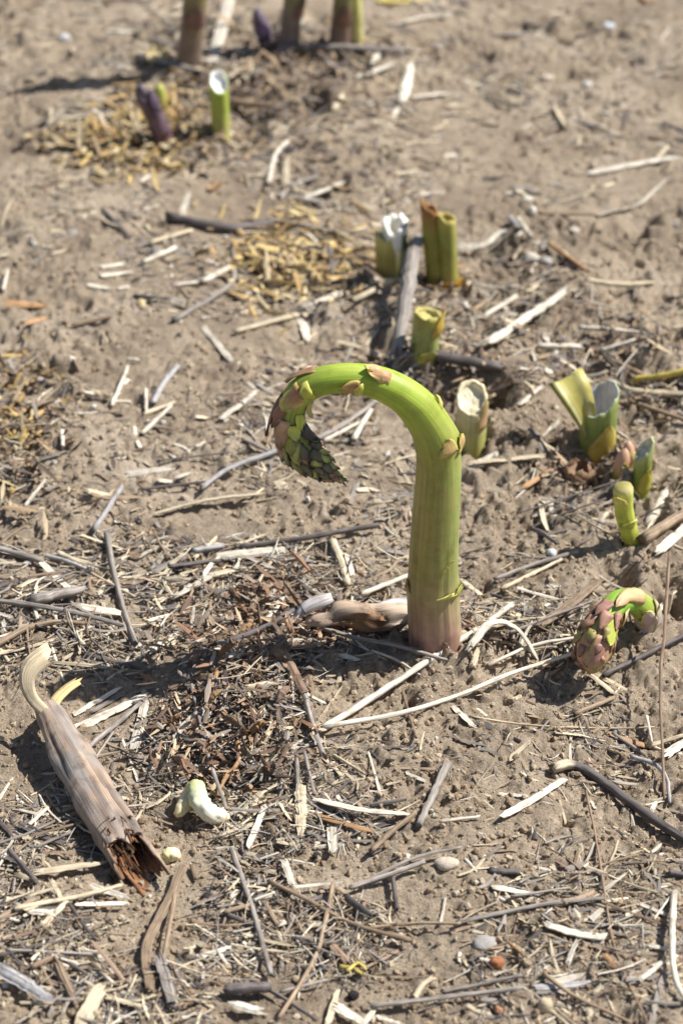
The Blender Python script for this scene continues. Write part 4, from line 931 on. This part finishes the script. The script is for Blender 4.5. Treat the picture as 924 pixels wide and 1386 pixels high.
# ------------------------------------------------------------------ scattered litter
def scatter(n, f, box=(-220, 1144, -100, 1520)):
    X, Y = [], []
    while len(X) < n:
        x = rng.uniform(box[0], box[1], n); y = rng.uniform(box[2], box[3], n); k = rng.random(n) < f(x, y); X += list(x[k]); Y += list(y[k])
    return np.array(X[:n]), np.array(Y[:n])
WTS = 'WWWSSSSSSTTTTTGGGGGGDDDDPTS'
def rand_straw(x, y, big=False):
    s = 1 if y > 700 else .75
    L = float(np.clip(rng.lognormal(3.4 if big else 2.75, .5), 7, 95)) * s; w = float(np.clip(rng.lognormal(1.55 if big else .85, .45), 1.2, 9)) * s; a = rng.normal(0, .55) + rng.choice([0, 0, .6, -.6, 1.5])
    dx, dy = math.cos(a) * L / 2, math.sin(a) * L * .32; b = rng.normal(0, .07) * L
    return [(x - dx, y - dy), (x + b * .4, y + b), (x + dx, y + dy)], w
xs, ys = scatter(max(0, 320 - n_ind), dens, (0, 924, 20, 1380))
for x, y in zip(xs, ys):
    px, w = rand_straw(x, y, True); add_straw('s' if rng.random() < .5 else 'f', WTS[int(rng.integers(len(WTS)))], w, px, None, float(rng.uniform(0, .0015)))
groups = {}
for o, l, d in auto: groups.setdefault(l, []).append((d, o))
for l, v in groups.items():
    v.sort(key=lambda q: q[0])
    for k, (d, o) in enumerate(v): o['label'] = l if len(v) == 1 else f'{ORD[min(k, len(ORD) - 1)]} {l}'
for o in COL.objects:
    if o.name.split('.')[0] in ('straw', 'twig', 'straw_strip', 'straw_chip'): o['group'] = 'dry straw and twigs strewn over the soil'
class Heap:
    def __init__(s): s.V, s.F, s.C, s.B, s.n = [], [], [], [], 0
    def add(s, V, F, col, fib):
        s.V.append(V); s.F += [tuple(i + s.n for i in f) for f in F]; s.C.append(np.broadcast_to(col, (len(V), 3))); s.B.append(fib); s.n += len(V)
    def build(s, name, mat, label, cat, smooth=False): return tag(mk(name, np.vstack(s.V), s.F, mat, np.vstack(s.C), np.vstack(s.B), smooth=smooth), label, cat, kind='stuff')
def litter(n, lmu, wmu, mat, name, label, pw=1, wts=WTS, lift=.0026):
    xs, ys = scatter(n, lambda x, y: dens_clump(x, y) ** pw); g = hit(xs, ys); kk = np.hypot(g[:, 1], CAM_H) / FPX; dn = dens(xs, ys)
    L = np.clip(rng.lognormal(lmu, .6, n), 5, 75) * kk * np.where(ys > 650, 1, .8); w = np.clip(rng.lognormal(wmu, .5, n), 1, 9) * kk; L = np.maximum(L, w * 1.8)
    a = rng.normal(0, .75, n) + rng.choice([0, 0, 1.2, -.5], n); d = np.stack([np.cos(a), np.sin(a)], -1); t = np.linspace(-1, 1, 4); bend = rng.normal(0, .06, n) * L
    xy = g[:, None] + t[None, :, None] * d[:, None] * L[:, None, None] / 2 + (1 - t ** 2)[None, :, None] * np.stack([-d[:, 1], d[:, 0]], -1)[:, None] * bend[:, None, None]
    zg = gh(xy[..., 0], xy[..., 1]); sl = (zg * t).sum(1) / (t * t).sum(); fit = zg.mean(1)[:, None] + sl[:, None] * t; up = np.maximum(0, (zg - fit).max(1)) * .75 + rng.uniform(0, lift, n) * dn ** 2 + rng.uniform(0, .004, n) * MND(xs, ys)
    P = np.concatenate([xy, (fit + up[:, None] + t[None] * (rng.normal(0, .1, n) * L * .5 * (.3 + dn))[:, None])[..., None]], -1); P[..., 2] = np.maximum(P[..., 2], zg - w[:, None] * .2)
    T = P[:, -1] - P[:, 0]; T /= np.linalg.norm(T, axis=1)[:, None]; N = rng.normal(0, .35, (n, 3)) + [0, -.05, 1]; N -= T * (N * T).sum(1)[:, None]; N /= np.linalg.norm(N, axis=1)[:, None]; B = np.cross(T, N)
    rd = rng.random(n) < .5; A = np.linspace(0, 2 * np.pi, 5, endpoint=False); pr = np.stack([np.cos(A), np.sin(A)], -1)[None] * rng.uniform(.85, 1.1, (n, 5, 1)); bl = rng.uniform(-.1, .5, n)
    pf = np.stack([np.tile([-1, -.35, .4, 1, 0.], (n, 1)), np.stack([0 * bl, bl, bl * .8, 0 * bl, bl - .35], -1)], -1); prof = np.where(rd[:, None, None], pr, pf)
    r = np.where(rd, w * .36, w * .62); sc = r[:, None] * rng.uniform(.8, 1.1, (n, 4)); sc[:, 3] *= rng.uniform(.45, 1, n); P[..., 2] += np.where(rd, r * .7, r * .2)[:, None]
    V = P[:, :, None] + (B[:, None, None] * prof[:, None, :, :1] + N[:, None, None] * prof[:, None, :, 1:]) * sc[:, :, None, None]
    V[:, 0] += T[:, None] * (rng.uniform(-1.2, 1.2, (n, 5)) * r[:, None])[..., None]; V[:, 3] += T[:, None] * (rng.uniform(-1.2, 1.2, (n, 5)) * r[:, None])[..., None]
    pal = np.array([PAL[k][0] for k in wts])[rng.integers(0, len(wts), n)] * rng.uniform(.65, 1.12, (n, 1)); col = pal[:, None] * (1 + .09 * rng.normal(size=(n, 20, 1)))
    fib = np.stack(np.broadcast_arrays((t[None, :, None] * L[:, None, None] / 2), np.arange(5)[None, None] * r[:, None, None]), -1) + rng.random((n, 1, 1, 2)) * 30
    q = np.array([(i * 5 + j, i * 5 + (j + 1) % 5, (i + 1) * 5 + (j + 1) % 5, (i + 1) * 5 + j) for i in range(3) for j in range(5)]); o = (np.arange(n) * 20)[:, None, None]
    F = (q[None] + o).reshape(-1, 4).tolist() + (np.array([(4, 3, 2, 1, 0), (15, 16, 17, 18, 19)])[None] + o).reshape(-1, 5).tolist()
    tag(mk(name, V.reshape(-1, 3), F, mat, np.clip(col, .01, .95).reshape(-1, 3), fib.reshape(-1, 2), smooth=False), label, 'litter', kind='stuff')
litter(13500, 3.02, .95, M_STRAW, 'straw_litter', 'fine broken straw litter strewn over the soil')
litter(2800, 3.7, .72, M_TWIG, 'stem_tangle', 'tangle of long thin dry stems matted over the litter', 1.6, 'GGGTTSSDGSWWPG', .0042)
def flakes(name, label, cat, n, f, cols, smin, smax, box, mat, up=.002, fat=.25):
    hp = Heap(); xs, ys = scatter(n, f, box); g = hit(xs, ys); zg = gh(g[:, 0], g[:, 1])
    for q in range(n):
        k = math.hypot(g[q, 1], CAM_H) / FPX; r = smin * (smax / smin) ** rng.random() * k * .5; L = r * rng.uniform(1.2, 4) if rng.random() < .6 else r * rng.uniform(4, 11); a = rng.random() * 6.28; el = rng.normal(.15, .35)
        d = np.array([math.cos(a) * math.cos(el), math.sin(a) * math.cos(el), math.sin(el)]) * L * .6; p = np.array([g[q, 0], g[q, 1], zg[q] + rng.uniform(0, up) + abs(d[2]) * .6]); n_ = rng.normal(0, .5, 3) + [0, 0, 1]
        P = np.array([p - d, p + n_ * r * rng.uniform(-.3, .5), p + d]); V, F, fib = sweep(P, strip_prof(rng.uniform(-.3, .6), fat)[[0, 2, 4, 6]], np.array([.45, 1, .3]) * r, n_)
        hp.add(V, F, cols[int(rng.integers(len(cols)))] * rng.uniform(.6, 1.15), fib)
    return hp.build(name, mat, label, cat)
gs = lambda cx, cy, rx, ry: (lambda x, y: np.exp(-((x - cx) / rx) ** 2 - ((y - cy) / ry) ** 2))
sm = lambda *fs: (lambda x, y: np.clip(sum(f(x, y) for f in fs), 0, 1))
flakes('mulch_flakes', 'dark brown rotted mulch flakes heaped at left of the hooked spear', 'mulch', 1900, sm(gs(310, 985, 80, 70), gs(340, 870, 90, 40), gs(370, 820, 50, 40)), [c(136, 112, 94), c(120, 98, 84), c(160, 128, 102), c(108, 94, 86), c(184, 154, 122), c(208, 184, 152), c(156, 140, 126), c(178, 166, 152), c(164, 126, 98)], 1.2, 9.5, (100, 520, 760, 1140), M_FLAKE, .008, .2)
flakes('brown_debris', 'crumbled brown and grey plant debris around the feet of the stumps', 'debris', 3000, sm(gs(350, 110, 100, 45), gs(440, 78, 90, 22), gs(840, 480, 80, 25), gs(620, 500, 70, 25), gs(775, 640, 40, 22), gs(880, 545, 60, 25), gs(240, 190, 70, 30), gs(560, 400, 60, 25), (lambda x, y: .5 * gs(40, 630, 70, 80)(x, y)), (lambda x, y: .35 * gs(690, 860, 90, 40)(x, y))), [c(132, 112, 96), c(112, 98, 88), c(158, 134, 108), c(182, 156, 124), c(150, 140, 130), c(98, 86, 78), c(200, 180, 148)], 1.6, 9, (-120, 1050, -60, 960), M_FLAKE, .004, .25)
flakes('golden_chaff', 'patches of golden crumbly chaff behind and at the left', 'chaff', 1500, sm(gs(405, 355, 75, 42), gs(165, 200, 70, 30), gs(215, 165, 50, 30), (lambda x, y: .45 * gs(25, 560, 34, 60)(x, y))), [c(210, 182, 120), c(196, 164, 108), c(224, 202, 150), c(180, 150, 104), c(214, 194, 156), c(168, 146, 116)], 4, 10, (-120, 560, 80, 760), M_FLAKE, .003, .5)
# ------------------------------------------------------------------ loose soil crumbs
def crumbs(n):
    xs = rng.uniform(-200, 1124, n); ys = -90 + 1600 * rng.random(n) ** .85; g = hit(xs, ys); z = gh(g[:, 0], g[:, 1]); r = .00025 * 6 ** (rng.random(n) ** 3.2)
    q = 0
    for mx, my, rr in BASES:
        c0 = hit(mx, my); k = px_m(c0[1]) * rr; m_ = 70; an = rng.random(m_) * 6.283; dd = k * rng.uniform(1.0, 1.9, m_); g[q:q + m_] = np.stack([c0[0] + np.cos(an) * dd, c0[1] + np.sin(an) * dd], -1); z[q:q + m_] = gh(g[q:q + m_, 0], g[q:q + m_, 1]); q += m_
    keep = rng.random(n) < np.clip(.25 + 1.1 * (vnoise(g[:, 0] / .03, g[:, 1] / .03, 50) * .5 + .5), 0, 1); g, z, r = g[keep], z[keep], r[keep]; n = len(r)
    V = IV[None] * rng.uniform(.65, 1.3, (n, 12, 1)) * rng.uniform(.7, 1.25, (n, 1, 3)) * r[:, None, None]; an = rng.random(n) * 6.28
    X = V[..., 0] * np.cos(an)[:, None] - V[..., 1] * np.sin(an)[:, None]; Y = V[..., 0] * np.sin(an)[:, None] + V[..., 1] * np.cos(an)[:, None]
    V = np.stack([X + g[:, :1], Y + g[:, 1:], V[..., 2] + (z + r * .35)[:, None]], -1); F = IF[None] + (np.arange(n) * 12)[:, None, None]
    pal = np.array([c(178, 158, 132), c(168, 148, 124), c(190, 172, 146), c(156, 136, 114), c(196, 180, 156), c(174, 152, 126)]); col = pal[rng.integers(0, 6, n)] * rng.uniform(.8, 1.1, (n, 1)); wh = rng.random(n) < .012; col[wh] = c(222, 214, 200)
    tag(mk('soil_crumbs', V.reshape(-1, 3), F.reshape(-1, 3), M_CRUMB, np.repeat(col, 12, 0), smooth=False), 'loose crumbs of dry soil over the ground', 'soil', kind='stuff')
crumbs(62000)
